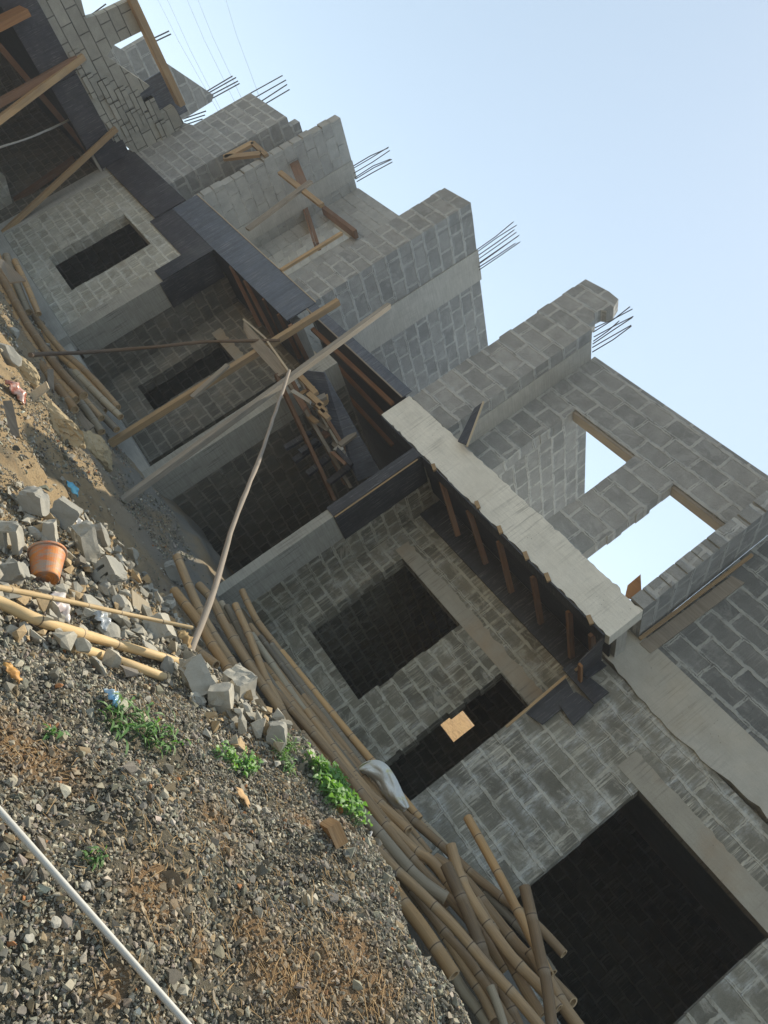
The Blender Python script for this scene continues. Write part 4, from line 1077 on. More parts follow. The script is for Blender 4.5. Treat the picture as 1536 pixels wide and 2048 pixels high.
big = [
    ('longest bamboo pole of the big pile, upper end on bare ground by the flat block', [(355, 1113), (405, 1228), (467, 1330), (545, 1450), (600, 1528), (690, 1628)], 5.9, 5.9, .052, 'bamboo'),
    ('tan bamboo pole lit at its lower half, ending under the broken blocks', [(347, 1181), (400, 1248), (425, 1290), (470, 1356)], 5.55, 5.25, .052, 'bambootan'),
    ('short bamboo end passing under the crooked grey branch beside the broken blocks', [(366, 1280), (402, 1307), (434, 1331)], 5.3, 5.2, .050, 'bamboo'),
    ('bamboo pole half hidden behind the crooked grey branch, next to an orange board', [(397, 1170), (424, 1200), (452, 1252), (500, 1330), (570, 1432), (640, 1530), (720, 1622)], 6.3, 6.1, .048, 'bamboo'),
    ('bamboo pole with a broken grey upper end near the wall of the big pile', [(452, 1212), (470, 1245), (490, 1284), (530, 1345), (600, 1440)], 6.55, 6.4, .045, 'bamboogrey'),
    ('bent bamboo pole lying over the others at the upper end of the big pile', [(469, 1209), (496, 1267), (514, 1310), (533, 1357), (562, 1410), (586, 1468), (602, 1512)], 6.45, 6.1, .047, 'bamboo'),
    ('bamboo pole nearest the wall, standing clear at its upper end', [(484, 1181), (514, 1240), (561, 1303), (600, 1368), (664, 1458), (730, 1540), (812, 1622), (880, 1690)], 7.25, 7.2, .045, 'bamboo'),
    ('bamboo pole second from the wall at the big window', [(499, 1251), (560, 1330), (623, 1408), (692, 1497), (760, 1590), (800, 1640)], 7.0, 6.9, .045, 'bamboo'),
    ('dark bamboo pole in the middle of the big pile below the big window', [(460, 1253), (503, 1327), (560, 1393), (637, 1482), (720, 1582), (790, 1668)], 6.3, 6.3, .046, 'bamboo'),
    ('bamboo pole beside the dry rootlike strips in the middle of the big pile', [(505, 1270), (545, 1330), (610, 1425), (690, 1530), (774, 1622)], 6.7, 6.6, .044, 'bamboogrey'),
    ('bamboo pole with a notched cut end beside the white sack', [(640, 1452), (690, 1512), (730, 1560), (778, 1626)], 6.75, 6.55, .050, 'bamboo'),
    ('bamboo pole with a dark open end below the white sack', [(690, 1540), (740, 1590), (789, 1633), (821, 1664)], 6.45, 6.35, .048, 'bamboo'),
    ('smooth grey bamboo pole with a pale cut end beside the gravel crest', [(690, 1588), (758, 1668), (832, 1752), (893, 1797)], 5.75, 5.85, .058, 'bamboogrey'),
    ('thick bamboo pole with a bright round cut end, nearest the gravel bank', [(735, 1690), (796, 1788), (848, 1857), (912, 1953)], 5.35, 5.15, .058, 'bambootan'),
    ('bamboo pole passing over many others, its short upper end standing by the streaked pier', [(898, 1688), (915, 1744), (942, 1801), (1014, 1903), (1083, 1977), (1119, 2019)], 6.05, 5.9, .052, 'bamboo'),
    ('bamboo pole with a square cut upper end, lower of the two ends by the pier', [(892, 1730), (926, 1803), (950, 1858), (974, 1928), (988, 1990), (996, 2070)], 5.95, 5.75, .052, 'bamboo'),
    ('yellow bamboo pole leaning clear of the pile against the streaked pier', [(933, 1634), (1000, 1758), (1062, 1880), (1096, 1948)], 6.6, 6.0, .046, 'bambootan'),
    ('upright bamboo pole with a splintered top in front of the wide dark opening', [(1047, 1772), (1063, 1844), (1079, 1920), (1090, 1970), (1102, 2080)], 5.85, 5.65, .052, 'bamboo'),
    ('bamboo pole with a half open cut end pointing into the wide dark opening', [(760, 1590), (832, 1648), (884, 1692), (942, 1746), (1014, 1803), (1074, 1850), (1131, 1910)], 7.0, 6.6, .048, 'bamboo'),
    ('bamboo pole with a long split tongue at its end beside the wide dark opening', [(870, 1716), (926, 1756), (985, 1828), (1040, 1895), (1113, 1969), (1150, 2008)], 6.6, 6.2, .050, 'bamboo'),
    ('slim bamboo pole running the length of the pile to the bottom edge', [(712, 1658), (780, 1728), (845, 1790), (908, 1855), (967, 1926), (1028, 1993), (1082, 2058)], 5.6, 5.5, .044, 'bamboo'),
    ('bamboo pole with a dead twig at one joint, mid pile beside the streaked pier', [(780, 1652), (830, 1700), (866, 1724), (905, 1778), (950, 1850), (1010, 1940)], 6.25, 6.2, .046, 'bamboo'),
    ('bamboo pole lying lowest on the gravel side near the bottom edge', [(842, 1796), (890, 1870), (940, 1950), (966, 1990), (990, 2040)], 5.75, 5.7, .042, 'bamboo'),
    ('bamboo pole cut off by the bottom edge, close to the bright round cut end', [(885, 1900), (915, 1966), (950, 2015), (985, 2068)], 5.8, 5.75, .048, 'bamboogrey'),
    ('split grey bamboo strip between poles at the bottom edge', [(984, 1975), (998, 2010), (1015, 2062)], 5.5, 5.45, .034, 'bamboogrey'),
    ('bamboo pole in shadow between the yellow leaning pole and the bottom edge', [(950, 1800), (1009, 1903), (1050, 1980), (1080, 2030)], 6.1, 6.0, .044, 'bamboo'),
    ('bamboo pole at the bottom edge, furthest right of the pile', [(1060, 1900), (1110, 1985), (1135, 2026), (1165, 2066)], 6.2, 6.0, .050, 'bamboo'),
    ('dark bamboo pole deep in the pile, seen under the white sack', [(700, 1560), (760, 1640), (830, 1725), (900, 1800), (960, 1870)], 6.1, 6.1, .046, 'bamboo'),
    ('bamboo pole seen along the gravel crest below the leafy vine', [(600, 1490), (660, 1560), (720, 1632), (770, 1700)], 6.0, 5.9, .050, 'bamboogrey'),
]
big += [
    ('bamboo pole hidden deep between the two poles under the yellow leaning pole', [(610, 1420), (700, 1540), (800, 1655), (900, 1765), (1000, 1865)], 6.5, 6.4, .042, 'bamboo'),
    ('grey bamboo pole along the wall foot, behind the white sack', [(700, 1490), (790, 1590), (880, 1680), (960, 1765)], 7.3, 7.2, .040, 'bamboogrey'),
    ('slim brown bamboo pole beside the smooth grey pole', [(650, 1535), (740, 1650), (830, 1760), (930, 1870), (1010, 1965)], 5.95, 5.9, .040, 'bamboo'),
    ('slim dark bamboo pole between the crest and the smooth grey pole', [(745, 1680), (820, 1775), (890, 1865), (950, 1935), (1030, 2060)], 5.75, 5.7, .042, 'bamboo'),
    ('bamboo pole under the one with the half open end', [(900, 1720), (985, 1800), (1060, 1880), (1105, 1945)], 6.9, 6.6, .044, 'bamboogrey'),
    ('dark bamboo pole seen below the long bent pole at the upper end of the pile', [(440, 1205), (500, 1300), (560, 1395), (640, 1500)], 6.6, 6.4, .042, 'bamboogrey'),
    ('bamboo pole in the gap left of the big window corner', [(520, 1290), (590, 1385), (660, 1475), (735, 1560)], 6.85, 6.8, .040, 'bamboo'),
    ('bamboo pole at the bottom edge between the square cut pole and the split strip', [(960, 1900), (1000, 1970), (1040, 2060)], 5.9, 5.8, .046, 'bamboo'),
]
for k in range(13):      # slim straight poles filling the long pile
    u = k / 12.0; rs = random.Random(70 + k)
    w_ = ((k * 5) % 13) / 12.0; sa = rs.uniform(0, 190) + (60 if w_ < .3 else 0); L_ = rs.uniform(330, 560)
    th_ = RAD(52.0 + rs.uniform(-1.5, 1.5)); a = (510 + sa * math.cos(th_), 1378 - 140 * w_ + sa * math.sin(th_)); b = (a[0] + L_ * math.cos(th_), a[1] + L_ * math.sin(th_))
    Yk = 5.95 + 1.2 * w_
    big.append(('slim straight bamboo pole lying along the big pile, number %s from the gravel side' % ('one two three four five six seven eight nine ten eleven twelve thirteen'.split()[((k * 5) % 13)]), [a, ((a[0] + b[0]) / 2, (a[1] + b[1]) / 2), b], Yk, Yk - .1, .038 + .008 * rs.random(), rs.choice(('bamboo', 'bamboo', 'bamboogrey', 'bambootan'))))
for lb, pl, ya, yb, r, m_ in big: culm(lb, pY(pl, ya, yb), r, m_)
GL = 'bamboo poles stacked at the pale house front'
left = [
    ('lowest bamboo pole of the left stack, beside the grey broken board', [(-20, 572), (34, 659), (75, 720), (151, 820)], 5.9, 6.2, .062, 'bambootan'),
    ('second lowest bamboo pole of the left stack', [(-20, 545), (41, 655), (92, 732), (153, 801)], 6.1, 6.3, .062, 'bambootan'),
    ('thick bamboo pole of the left stack with the widest open end', [(-10, 530), (49, 640), (73, 676), (122, 742), (169, 792)], 6.3, 6.45, .066, 'bamboo'),
    ('bamboo pole along the top of the left stack', [(20, 590), (73, 643), (108, 696), (147, 734), (214, 809)], 6.5, 6.6, .062, 'bambootan'),
    ('reddish bamboo pole of the left stack nearest the plinth', [(60, 622), (118, 696), (147, 722), (187, 760), (236, 815)], 6.75, 6.8, .056, 'bamboo'),
    ('bamboo pole of the left stack ending just under the widest open end', [(120, 742), (165, 795), (204, 837)], 6.45, 6.45, .056, 'bamboo'),
    ('dark bamboo end of the left stack close under the reddish pole', [(150, 745), (205, 800), (240, 834)], 6.75, 6.7, .056, 'bamboogrey'),
    ('darkest bamboo end of the left stack, beside the foot of the pale timber prop', [(140, 765), (190, 815), (235, 860)], 6.6, 6.5, .056, 'bamboogrey'),
    ('bamboo end of the left stack lying on the soil by the broken clay edge', [(120, 760), (165, 812), (202, 864)], 6.25, 6.2, .056, 'bamboogrey'),
    ('thin bamboo end showing between two thicker ends of the left stack', [(140, 742), (180, 790), (211, 823)], 6.6, 6.6, .046, 'bamboogrey'),
    ('grey bamboo pole above the tied cross sticks of the left stack', [(12, 512), (34, 570), (58, 625)], 6.6, 6.5, .060, 'bamboogrey'),
    ('bamboo pole of the left stack closest to the small window', [(30, 522), (52, 570), (76, 628)], 6.8, 6.7, .056, 'bamboo'),
    ('orange brown bamboo pole at the left edge above the tied cross sticks', [(-30, 555), (0, 600), (30, 640)], 5.9, 6.0, .064, 'bambootan'),
    ('bamboo pole of the left stack passing under the grey flat board', [(-8, 505), (15, 560), (40, 615)], 6.5, 6.4, .060, 'bambootan'),
]
lev = [.06, .10, .22, .26, .24, .12, .14, .07, .06, .20, .22, .22, .12, .22]
for (lb, pl, ya, yb, r, m_), lv in zip(left, lev):
    Ys = min(hit(*pl[-1], lv)[1], 6.9) if pl[-1][1] > 700 else 6.5
    culm(lb, pY(pl, Ys - .15, Ys), r * 1.2, m_, group=GL)
px_bar('cross_stick', 'dark stick tied across the left bamboo stack, upper of two', 'stick', (-10, 637), (42, 619), 0.06, 0.06, M['barkdark'], 5.9, 6.0)
px_bar('cross_stick', 'brown stick tied across the left bamboo stack, lower of two', 'stick', (14, 653), (47, 638), 0.06, 0.06, M['bark'], 5.9, 6.0)
GR = 'bamboo lying on the sunlit rubble'
culm('long tan bamboo pole lying in sunlight across the rubble', [hit(-70, 1178, .06), hit(0, 1205, .06), hit(85, 1243, .07), hit(210, 1281, .07), hit(300, 1307, .07), hit(380, 1331, .07)], .034, 'bambooyel', group=GR)
culm('thin pale cane lying above the rubble blocks', [hit(-60, 1166, .25), hit(0, 1176, .25), hit(140, 1203, .25), hit(270, 1231, .27), hit(381, 1254, .30)], .0135, 'bambooyel', group=GR)
culm('short stub of pale bamboo with a broken hollow end, sunk in the gravel', [hit(133, 1291, .035), hit(200, 1310, .035), hit(270, 1333, .03), hit(337, 1358, .02)], .033, 'bambooyel', group=GR)

# ================================================================== rubble
M['rubble'] = mat_concrete('weathered_block_concrete', (0.38, 0.362, 0.31), 0.15, 0.0, (0.42, 0.36, 0.25), 0.45, 0.012)
M['rubblegrey'] = mat_concrete('grey_block_concrete', (0.30, 0.293, 0.26), 0.15, 0.0, (0.31, 0.28, 0.22), 0.3, 0.012)


from mathutils import noise as mnoise


def hollow_block(L=.45, H=.225, T=.225, cells=2, broken=0.0, seed=0):
    rs = random.Random(seed); mb = MB(); wl = .042
    if cells == 2: xs = [0, wl, L / 2 - .022, L / 2 + .022, L - wl, L]
    elif cells == 1: xs = [0, wl, L - wl, L]
    else: xs = [0, L]
    zs = [0, wl, T - wl, T] if cells else [0, T]
    wall_cells(mb, xs, zs, 0, H, lambda i, j: not (cells and j == 1 and i % 2 == 1))
    bm = bmesh.new(); vs = [bm.verts.new(v) for v in mb.v]
    for f in mb.f: bm.faces.new([vs[k] for k in f])
    bmesh.ops.remove_doubles(bm, verts=bm.verts, dist=1e-4)
    bmesh.ops.subdivide_edges(bm, edges=bm.edges[:], cuts=3 if cells else 7, use_grid_fill=True)
    C_ = Vector((L / 2, H / 2, T / 2)); planes = []
    for _ in range(5):      # knocked off corners
        c = Vector((rs.choice((0, L)), rs.choice((0, H)), rs.choice((0, T)))); n = (c - C_).normalized() + Vector((rs.uniform(-.5, .5), rs.uniform(-.5, .5), rs.uniform(-.5, .5)))
        n.normalize(); planes.append((n, (c - C_).dot(n) - rs.uniform(.010, .045)))
    if broken:
        n = Vector((1, rs.uniform(-.5, .5), rs.uniform(-.5, .5))).normalized(); planes.append((n, L * (.5 - broken)))
    off = Vector((seed * .37, seed * .11, 0))
    for v in bm.verts:
        p = v.co - C_
        for n, d in planes:
            k = p.dot(n) - d
            if k > 0: p = p - n * (k - .018 * mnoise.noise(p * 26 + off))
        p = p + Vector((mnoise.noise(p * 18 + off), mnoise.noise(p * 18 + off + Vector((9, 0, 0))), mnoise.noise(p * 18 + off + Vector((0, 9, 0))))) * .007
        v.co = p
    out = MB()
    for f in bm.faces: out.face([tuple(v.co) for v in f.verts])
    bm.free(); return out


def lump_mesh(sx, sy, sz, seed, sub=2, rough=0.16):
    bm = bmesh.new(); bmesh.ops.create_icosphere(bm, subdivisions=sub, radius=1.0)
    rs = np.random.default_rng(seed)
    pl = [(rs.normal(size=3), rs.uniform(.45, .85)) for _ in range(9)]
    for v in bm.verts:
        p = np.array(v.co)
        for n_, d_ in pl:
            n_ = n_ / np.linalg.norm(n_); k = p @ n_
            if k > d_: p = p - (k - d_) * n_
        p = p + rs.normal(0, rough * .18, 3)
        v.co = Vector(p * np.array([sx, sy, sz]))
    mb = MB()
    for f in bm.faces: mb.face([tuple(v.co) for v in f.verts])
    bm.free()
    return mb


def place(mb, name, label, cat, mat, pos, rot, group=None, smooth=False, lift=0.0):
    o = mb.build(name, mat, origin=(0, 0, 0), smooth=smooth)
    o.location = Vector([float(c) for c in pos]) + Vector((0, 0, lift)); o.rotation_euler = Euler([RAD(a) for a in rot])
    return tag(o, label, cat, group)


GK = 'broken concrete blocks in the rubble'
blk = [  # px, py, L, H, T, cells, broken, rot, lift, label, mat
    (58, 1012, .26, .20, .20, 0, .1, (20, 30, 60), .10, 'tilted grey block slab at the upper left of the rubble, lit along two edges', 'rubblegrey'),
    (120, 1036, .30, .225, .225, 0, .12, (8, -20, 35), .12, 'big square concrete block standing above the orange bucket', 'rubblegrey'),
    (163, 1092, .45, .16, .20, 2, .1, (70, 25, 75), .08, 'long hollow block on its side, right of the orange bucket', 'rubble'),
    (196, 1078, .40, .10, .16, 0, .15, (35, 20, 80), .07, 'narrow grey slab leaning beside the long hollow block', 'rubblegrey'),
    (92, 1072, .26, .10, .14, 0, .2, (10, 30, 60), .05, 'ribbed pale fragment just above the rim of the orange bucket', 'rubble'),
    (14, 1088, .34, .10, .18, 1, .2, (30, 30, 70), .06, 'broken block shell at the left edge, left of the orange bucket', 'rubble'),
    (208, 1152, .26, .22, .22, 2, .05, (15, 5, 20), .09, 'small hollow block with three slots facing right, below the long block', 'rubblegrey'),
    (345, 1146, .36, .16, .24, 0, .08, (10, 18, 55), .07, 'flat grey block lying in shade between rubble and bamboo', 'rubblegrey'),
    (312, 1262, .24, .2, .2, 0, .1, (5, 10, 20), .06, 'square block beside the spattered plank, right side in shade', 'rubble'),
    (334, 1206, .26, .08, .16, 0, .2, (8, 14, 70), .04, 'thin grey slab lying flat right of the spattered plank', 'rubblegrey'),
    (388, 1366, .40, .20, .20, 2, .08, (72, 10, 35), .07, 'hollow block tipped forward to show its two holes, at the foot of the crooked branch', 'rubble'),
    (470, 1378, .42, .22, .22, 2, .35, (60, 35, 70), .08, 'big broken hollow shell leaning against the bamboo', 'rubble'),
    (436, 1402, .26, .2, .18, 0, .2, (20, 30, 60), .06, 'cracked block piece between the tipped hollow block and the big shell', 'rubble'),
    (548, 1476, .22, .16, .16, 0, .15, (10, 30, 40), .05, 'lone grey block lump on the gravel crest above the leafy weeds', 'rubblegrey'),
    (22, 1152, .20, .16, .18, 0, .25, (12, 20, 50), .03, 'heavy rough block left of the orange bucket, mostly in shade', 'rubblegrey'),
    (262, 1112, .22, .08, .12, 0, .2, (60, 20, 70), .07, 'short upright fragment at the edge of the shade above the slotted block', 'rubble'),
]
for px, py, L, H, T, c, br, rot, lf, lb, m_ in blk:
    L, H, T = L * .66, H * .66, T * .66
    place(hollow_block(L, H, T, c, br, px), 'concrete_block', lb, 'block', M[m_], hit(px, py, .05), rot, GK, lift=lf * .4)
lum = [
    (240, 1128, .17, .12, .10, 'long brown topped lump behind the small slotted block', 'rubble'),
    (185, 1225, .22, .14, .10, 'pale flat lump under the thin cane', 'rubble'),
    (215, 1262, .15, .11, .10, 'grey lump right of the clear plastic bag', 'rubblegrey'),
    (232, 1208, .10, .09, .10, 'small pale lump poking up beside the spattered plank', 'rubble'),
    (428, 1326, .19, .14, .11, 'rough lump on top of the tipped hollow block', 'rubble'),
    (488, 1428, .12, .09, .08, 'round pebbly lump at the end of the block heap by the bamboo', 'rubble'),
    (66, 1068, .09, .07, .06, 'pale stony lump left above the bucket rim', 'rubble'),
    (165, 1165, .08, .07, .06, 'grey lump close to the base of the orange bucket', 'rubblegrey'),
    (330, 1332, .11, .06, .09, 'grey lump beside the sunk bamboo stub', 'rubblegrey'),
    (195, 1338, .13, .09, .04, 'flat pale stone on the gravel below the bamboo stub', 'rubble'),
    (44, 1272, .12, .06, .03, 'white flat stone just below the long tan bamboo', 'rubble'),
    (205, 1176, .09, .06, .08, 'small shaded lump touching the slotted block', 'rubblegrey'),
    (290, 1150, .11, .09, .05, 'flat grey stone in shade near the flat block', 'rubblegrey'),
    (300, 1302, .14, .09, .06, 'pale stone under the end of the long tan bamboo', 'rubble'),
    (10, 712, .30, .16, .22, 'large grey rock at the left edge below the bamboo stack', 'rubblegrey'),
    (28, 668, .20, .12, .12, 'pale rock at the left edge above the crumpled red wrapper', 'rubble'),
    (170, 1772, .055, .05, .035, 'flat brown stone right beside the long white pipe', 'rubblegrey'),
    (110, 1845, .05, .045, .03, 'orange tinted stone left of the long white pipe', 'rubble'),
    (55, 1875, .045, .04, .035, 'rounded tan stone at the lower left edge', 'rubble'),
]
for i, (px, py, a, b, c, lb, m_) in enumerate(lum):
    a, b, c = a * .62, b * .62, c * .55
    if py > 1700: a, b, c = a * .6, b * .6, c * .6
    place(lump_mesh(a, b, c, 40 + i), 'rubble_lump', lb, 'rubble', M[m_], hit(px, py, .02), (random.uniform(-20, 20), random.uniform(-20, 20), random.uniform(0, 180)), GK, lift=c * .25)

# the broken clay bank left of the props
M['clay'] = mat_concrete('dry_clay', (0.42, 0.335, 0.205), 0.0, 0.0, (0.30, 0.25, 0.18), 0.4, 0.03)
for i, (px, py, a, b, c, rz, lb) in enumerate([(120, 858, .42, .16, .16, 20, 'long broken clay bank with a bright crest, left of the longest prop'), (188, 905, .38, .22, .20, 12, 'hollowed clay lump next to the foot of the longest prop'), (45, 745, .26, .12, .12, 35, 'split clay piece under the bamboo stack at the left edge')]):
    place(lump_mesh(a, b, c, 90 + i, 4, .22), 'clay_lump', lb, 'clay', M['clay'], hit(px, py, .02), (6, -8, rz), 'clay lumps at the left', lift=.02)

# planks on the rubble
def quad_board(name, label, pts, mat, th=.02, dz=.06):
    mb = MB(); P = [hit(*p, dz) for p in pts]
    c = np.mean(P, axis=0); dep = np.linalg.norm(c)
    P = [atD(*p, dep + k) for p, k in zip(pts, (0.10, 0.10, -.10, -.10))]
    board_poly(mb, P, th); return tag(mb.build(name, mat), label, 'plank')
quad_board('plank', 'cement spattered plank end standing in the rubble under the thin cane', [(263, 1178), (299, 1207), (302, 1299), (273, 1289)], M['woodbright'])
quad_board('plank', 'pale plank lying on the soil at the left edge, pointing at the bamboo ends', [(0, 830), (92, 762), (97, 775), (6, 848)], M['woodbright'])
quad_board('plank', 'short grey plank on edge across the pale plank at the left edge', [(5, 802), (24, 800), (40, 872), (22, 876)], M['woodgrey'])
quad_board('plank', 'small grey plank leaning on the left bamboo stack', [(94, 738), (107, 738), (109, 788), (97, 790)], M['woodgrey'])
quad_board('plank', 'grey flat board resting on the upper left bamboo poles', [(-14, 512), (8, 520), (52, 561), (20, 565)], M['woodgrey'])
quad_board('plank', 'grey broken board beside the lowest bamboo ends', [(148, 838), (160, 824), (188, 852), (176, 862)], M['woodgrey'])
quad_board('plank', 'orange board in the shade beside the crooked branch', [(433, 1215), (440, 1206), (482, 1285), (475, 1292)], M['woodorange'])
M['woodsplit'] = mat_wood('split_brown_timber', (.46, .29, .145), (.20, .115, .055), .35)
o = hit(655, 1672, .0); mb = MB(); mb.bar((-.11, 0, 0), (.11, .0, 0), .10, .065, jit=.025)
place(mb, 'timber_block', 'short thick block of split brown timber on the gravel slope', 'timber', M['woodsplit'], o, (12, 14, 122), lift=.03)
M['wchunk'] = M['woodorange']

# ------------------------------------------------------------------ bucket
M['bucket'] = None
def mat_bucket():
    t = NT('orange_bucket_plastic'); o = t.obj(); n = t.noise(o, 7, 5, 0.7); s = t.noise(t.map(o, scale=(4, 4, 14)), 2.0, 4, 0.7)
    col = t.mix(t.ramp(n, 0.35, 0.65), (0.62, 0.25, 0.05), (0.56, 0.155, 0.045))
    col = t.mix(t.math('MULTIPLY', t.ramp(s, 0.44, 0.60), 0.85), col, (0.33, 0.275, 0.22))
    return t.done(col, 0.55, t.bump(s, 0.12, 0.004), 0.4)
M['bucket'] = mat_bucket()
base_c = atD(91, 1157, hit(91, 1165)[1] / (ray(91, 1157)[1] / np.linalg.norm(ray(91, 1157))) - .12)
vd = base_c / np.linalg.norm(base_c)
axv = Vector(-CU * .74 - vd * .67 - CR * .06).normalized()
bk = thing('bucket', 'dirty orange plastic bucket tipped over on the rubble', 'bucket', base_c)
bk.rotation_euler = axv.to_track_quat('Z', 'Y').to_euler(); bk.scale = (.74, .74, .74)
def lathe(prof, seg=40):
    mb = MB()
    for i in range(len(prof) - 1):
        (r0, z0), (r1, z1) = prof[i], prof[i + 1]
        for j in range(seg):
            a, b = 2 * math.pi * j / seg, 2 * math.pi * (j + 1) / seg
            q = [(r0 * math.cos(a), r0 * math.sin(a), z0), (r0 * math.cos(b), r0 * math.sin(b), z0), (r1 * math.cos(b), r1 * math.sin(b), z1), (r1 * math.cos(a), r1 * math.sin(a), z1)]
            if r0 < 1e-5: q = q[1:]
            elif r1 < 1e-5: q = q[:3]
            mb.face(q)
    return mb
S = 1.0
wallp = [(0, 0.0), (.03, 0.0), (.034, -.003), (.055, -.003), (.06, 0.0), (.078, 0), (.086, .006), (.094, .006), (.098, -.002), (.130, -.235), (.134, -.255), (.131, -.255), (.095, -.006), (0, -.010)]
wp = lathe([(r, z) for r, z in wallp][::-1]); b1 = wp.build('bucket_body', M['bucket'], None, origin=(0, 0, 0), smooth=False); b1.parent = bk; b1.location = (0, 0, 0)
rp = lathe([(.131, -.258), (.142, -.258), (.144, -.240), (.138, -.236), (.131, -.238)][::-1]); b2 = rp.build('bucket_rim', M['bucket'], None, origin=(0, 0, 0)); b2.parent = bk; b2.location = (0, 0, 0)

# ------------------------------------------------------------------ litter
def crumple(name, label, cat, px, py, sx, sy, sz, mat, seed, lift=.02, rot=0.0):
    rs = np.random.default_rng(seed); n = 15; mb = MB(); ph = rs.uniform(0, 6, 8); G = {}
    for i in range(n):
        for j in range(n):
            u, v = i / (n - 1) * 2 - 1, j / (n - 1) * 2 - 1
            rr = max(abs(u), abs(v)); k = 1 - .25 * rr * (1 + math.sin(5 * math.atan2(v, u) + ph[0])) * .6
            z = (1 - rr ** 2) * .9 + .30 * math.sin(5 * u + 3 * v + ph[1]) * math.sin(4 * v - 2 * u + ph[2]) + .12 * math.sin(13 * u + ph[3]) * math.sin(11 * v + ph[4])
            G[i, j] = (u * k * sx, v * k * sy, z * sz)
    for i in range(n - 1):
        for j in range(n - 1): mb.face([G[i, j], G[i + 1, j], G[i + 1, j + 1], G[i, j + 1]])
    o = mb.build(name, mat, origin=(0, 0, 0), weld=True, smooth=True); p = hit(px, py, .02); o.location = Vector(p) + Vector((0, 0, lift)); o.rotation_euler = (0, 0, rot)
    sm = o.modifiers.new('thick', 'SOLIDIFY'); sm.thickness = .002
    return tag(o, label, cat, 'litter on the ground')


def mat_film(name, c1, c2, rough=.3):
    t = NT(name); o = t.obj(); n = t.noise(o, 16, 4, .6)
    return t.done(t.mix(t.ramp(n, .42, .58), c1, c2), rough, t.bump(n, .3, .006), .5)
crumple('plastic_bag', 'crumpled sky blue plastic bag on tan soil', 'bag', 140, 981, .085, .05, .045, mat_film('blue_film', (.10, .36, .52), (.16, .48, .62)), 1, rot=.5)
crumple('plastic_wrapper', 'crumpled red and white wrapper at the left edge', 'wrapper', 26, 786, .13, .09, .07, mat_film('red_white_film', (.36, .12, .075), (.60, .42, .36)), 2, rot=1.0)
crumple('plastic_bag', 'torn white plastic bag under the thin cane', 'bag', 112, 1214, .12, .07, .05, mat_film('white_film', (.62, .58, .54), (.48, .40, .38)), 3, rot=-.4)
crumple('plastic_bag', 'clear glossy plastic bag right of the torn white bag', 'bag', 195, 1248, .075, .055, .05, mat_film('clear_film', (.27, .275, .26), (.50, .53, .55), .15), 4, rot=.3)
crumple('plastic_bag', 'clear bag with a blue print on the open gravel', 'bag', 216, 1402, .05, .035, .03, mat_film('clear_blue_film', (.46, .52, .54), (.18, .40, .62), .2), 5, rot=.2)
crumple('plastic_bag', 'white plastic scrap above the orange bucket', 'bag', 146, 1050, .09, .05, .05, mat_film('white_film_neutral', (.60, .59, .56), (.48, .46, .43)), 6, rot=.9)  # film colour a little more neutral than the torn white bag
crumple('paper_scrap', 'pale paper scrap above the big square block', 'paper', 74, 990, .06, .035, .02, mat_film('paper', (.58, .55, .50), (.52, .48, .43), .8), 7, rot=.5)
crumple('cardboard_scrap', 'torn piece of tan cardboard on the gravel', 'cardboard', 478, 1598, .055, .045, .012, mat_film('cardboard', (.50, .33, .165), (.40, .25, .12), .85), 8, rot=.6)
crumple('plastic_scrap', 'blue white plastic scrap at the edge of the bamboo', 'plastic', 338, 1208, .05, .035, .02, mat_film('bluewhite_film', (.28, .33, .42), (.36, .40, .48)), 9, rot=.2)
crumple('cement_scrap', 'dented rusty tin strip beside the torn white bag', 'strip', 100, 1226, .16, .02, .03, mat_film('rust_strip', (.10, .055, .04), (.17, .10, .07), .7), 10, rot=-.5)
crumple('dry_leaf', 'big curled yellow brown leaf at the left edge', 'leaf', 14, 1352, .05, .028, .02, mat_film('dry_leaf', (.50, .27, .07), (.40, .19, .05), .6), 11, rot=.8)
crumple('dry_leaf', 'dried maize husk among the blocks by the crooked branch', 'husk', 362, 1283, .07, .05, .05, mat_film('dry_husk', (.40, .28, .13), (.30, .19, .08), .8), 12, rot=.3)

# white woven sack hanging over the bamboo
mb = MB()
outl = [((716, 1534), (724, 1546)), ((732, 1521), (736, 1552)), ((752, 1519), (748, 1560)), ((770, 1526), (757, 1572)), ((783, 1540), (764, 1584)), ((792, 1556), (770, 1594)), ((800, 1574), (776, 1602)), ((808, 1592), (786, 1612)), ((815, 1606), (797, 1620)), ((818, 1614), (808, 1623))]
rows = []
for k, (a, b) in enumerate(outl):
    row = []
    for j in range(11):
        u = j / 10; x = a[0] + (b[0] - a[0]) * u; y = a[1] + (b[1] - a[1]) * u
        row.append(atY(x, y, 6.66 - .17 * math.sin(math.pi * min(1, u * .85 + .15)) ** .8 + .030 * math.sin(5.0 * u + 1.3 * k) + .022 * math.sin(11 * u - 1.9 * k) + float(rng.normal(0, .024))))
    rows.append(row)
for k in range(len(rows) - 1):
    for j in range(10): mb.face([rows[k][j], rows[k + 1][j], rows[k + 1][j + 1], rows[k][j + 1]])
def mat_sack():
    t = NT('woven_white_sack'); o = t.obj(); n = t.noise(o, 9, 4, .6)
    col = t.mix(t.noise(o, 25, 4), (.62, .62, .57), (.74, .73, .68))
    col = t.mix(t.math('MULTIPLY', t.ramp(n, .55, .68), .75), col, (.58, .54, .16))
    wv = t.noise(o, 60, 3, .6)
    return t.done(col, .9, t.bump(t.math('ADD', n, t.math('MULTIPLY', wv, .4)), .7, .03), .1)
o = mb.build('woven_sack', mat_sack(), smooth=True, weld=True); sm = o.modifiers.new('sub', 'SUBSURF'); sm.levels = 2; sm.render_levels = 2; sm = o.modifiers.new('thick', 'SOLIDIFY'); sm.thickness = .006
tag(o, 'torn white woven sack with yellow print draped over the bamboo', 'sack')

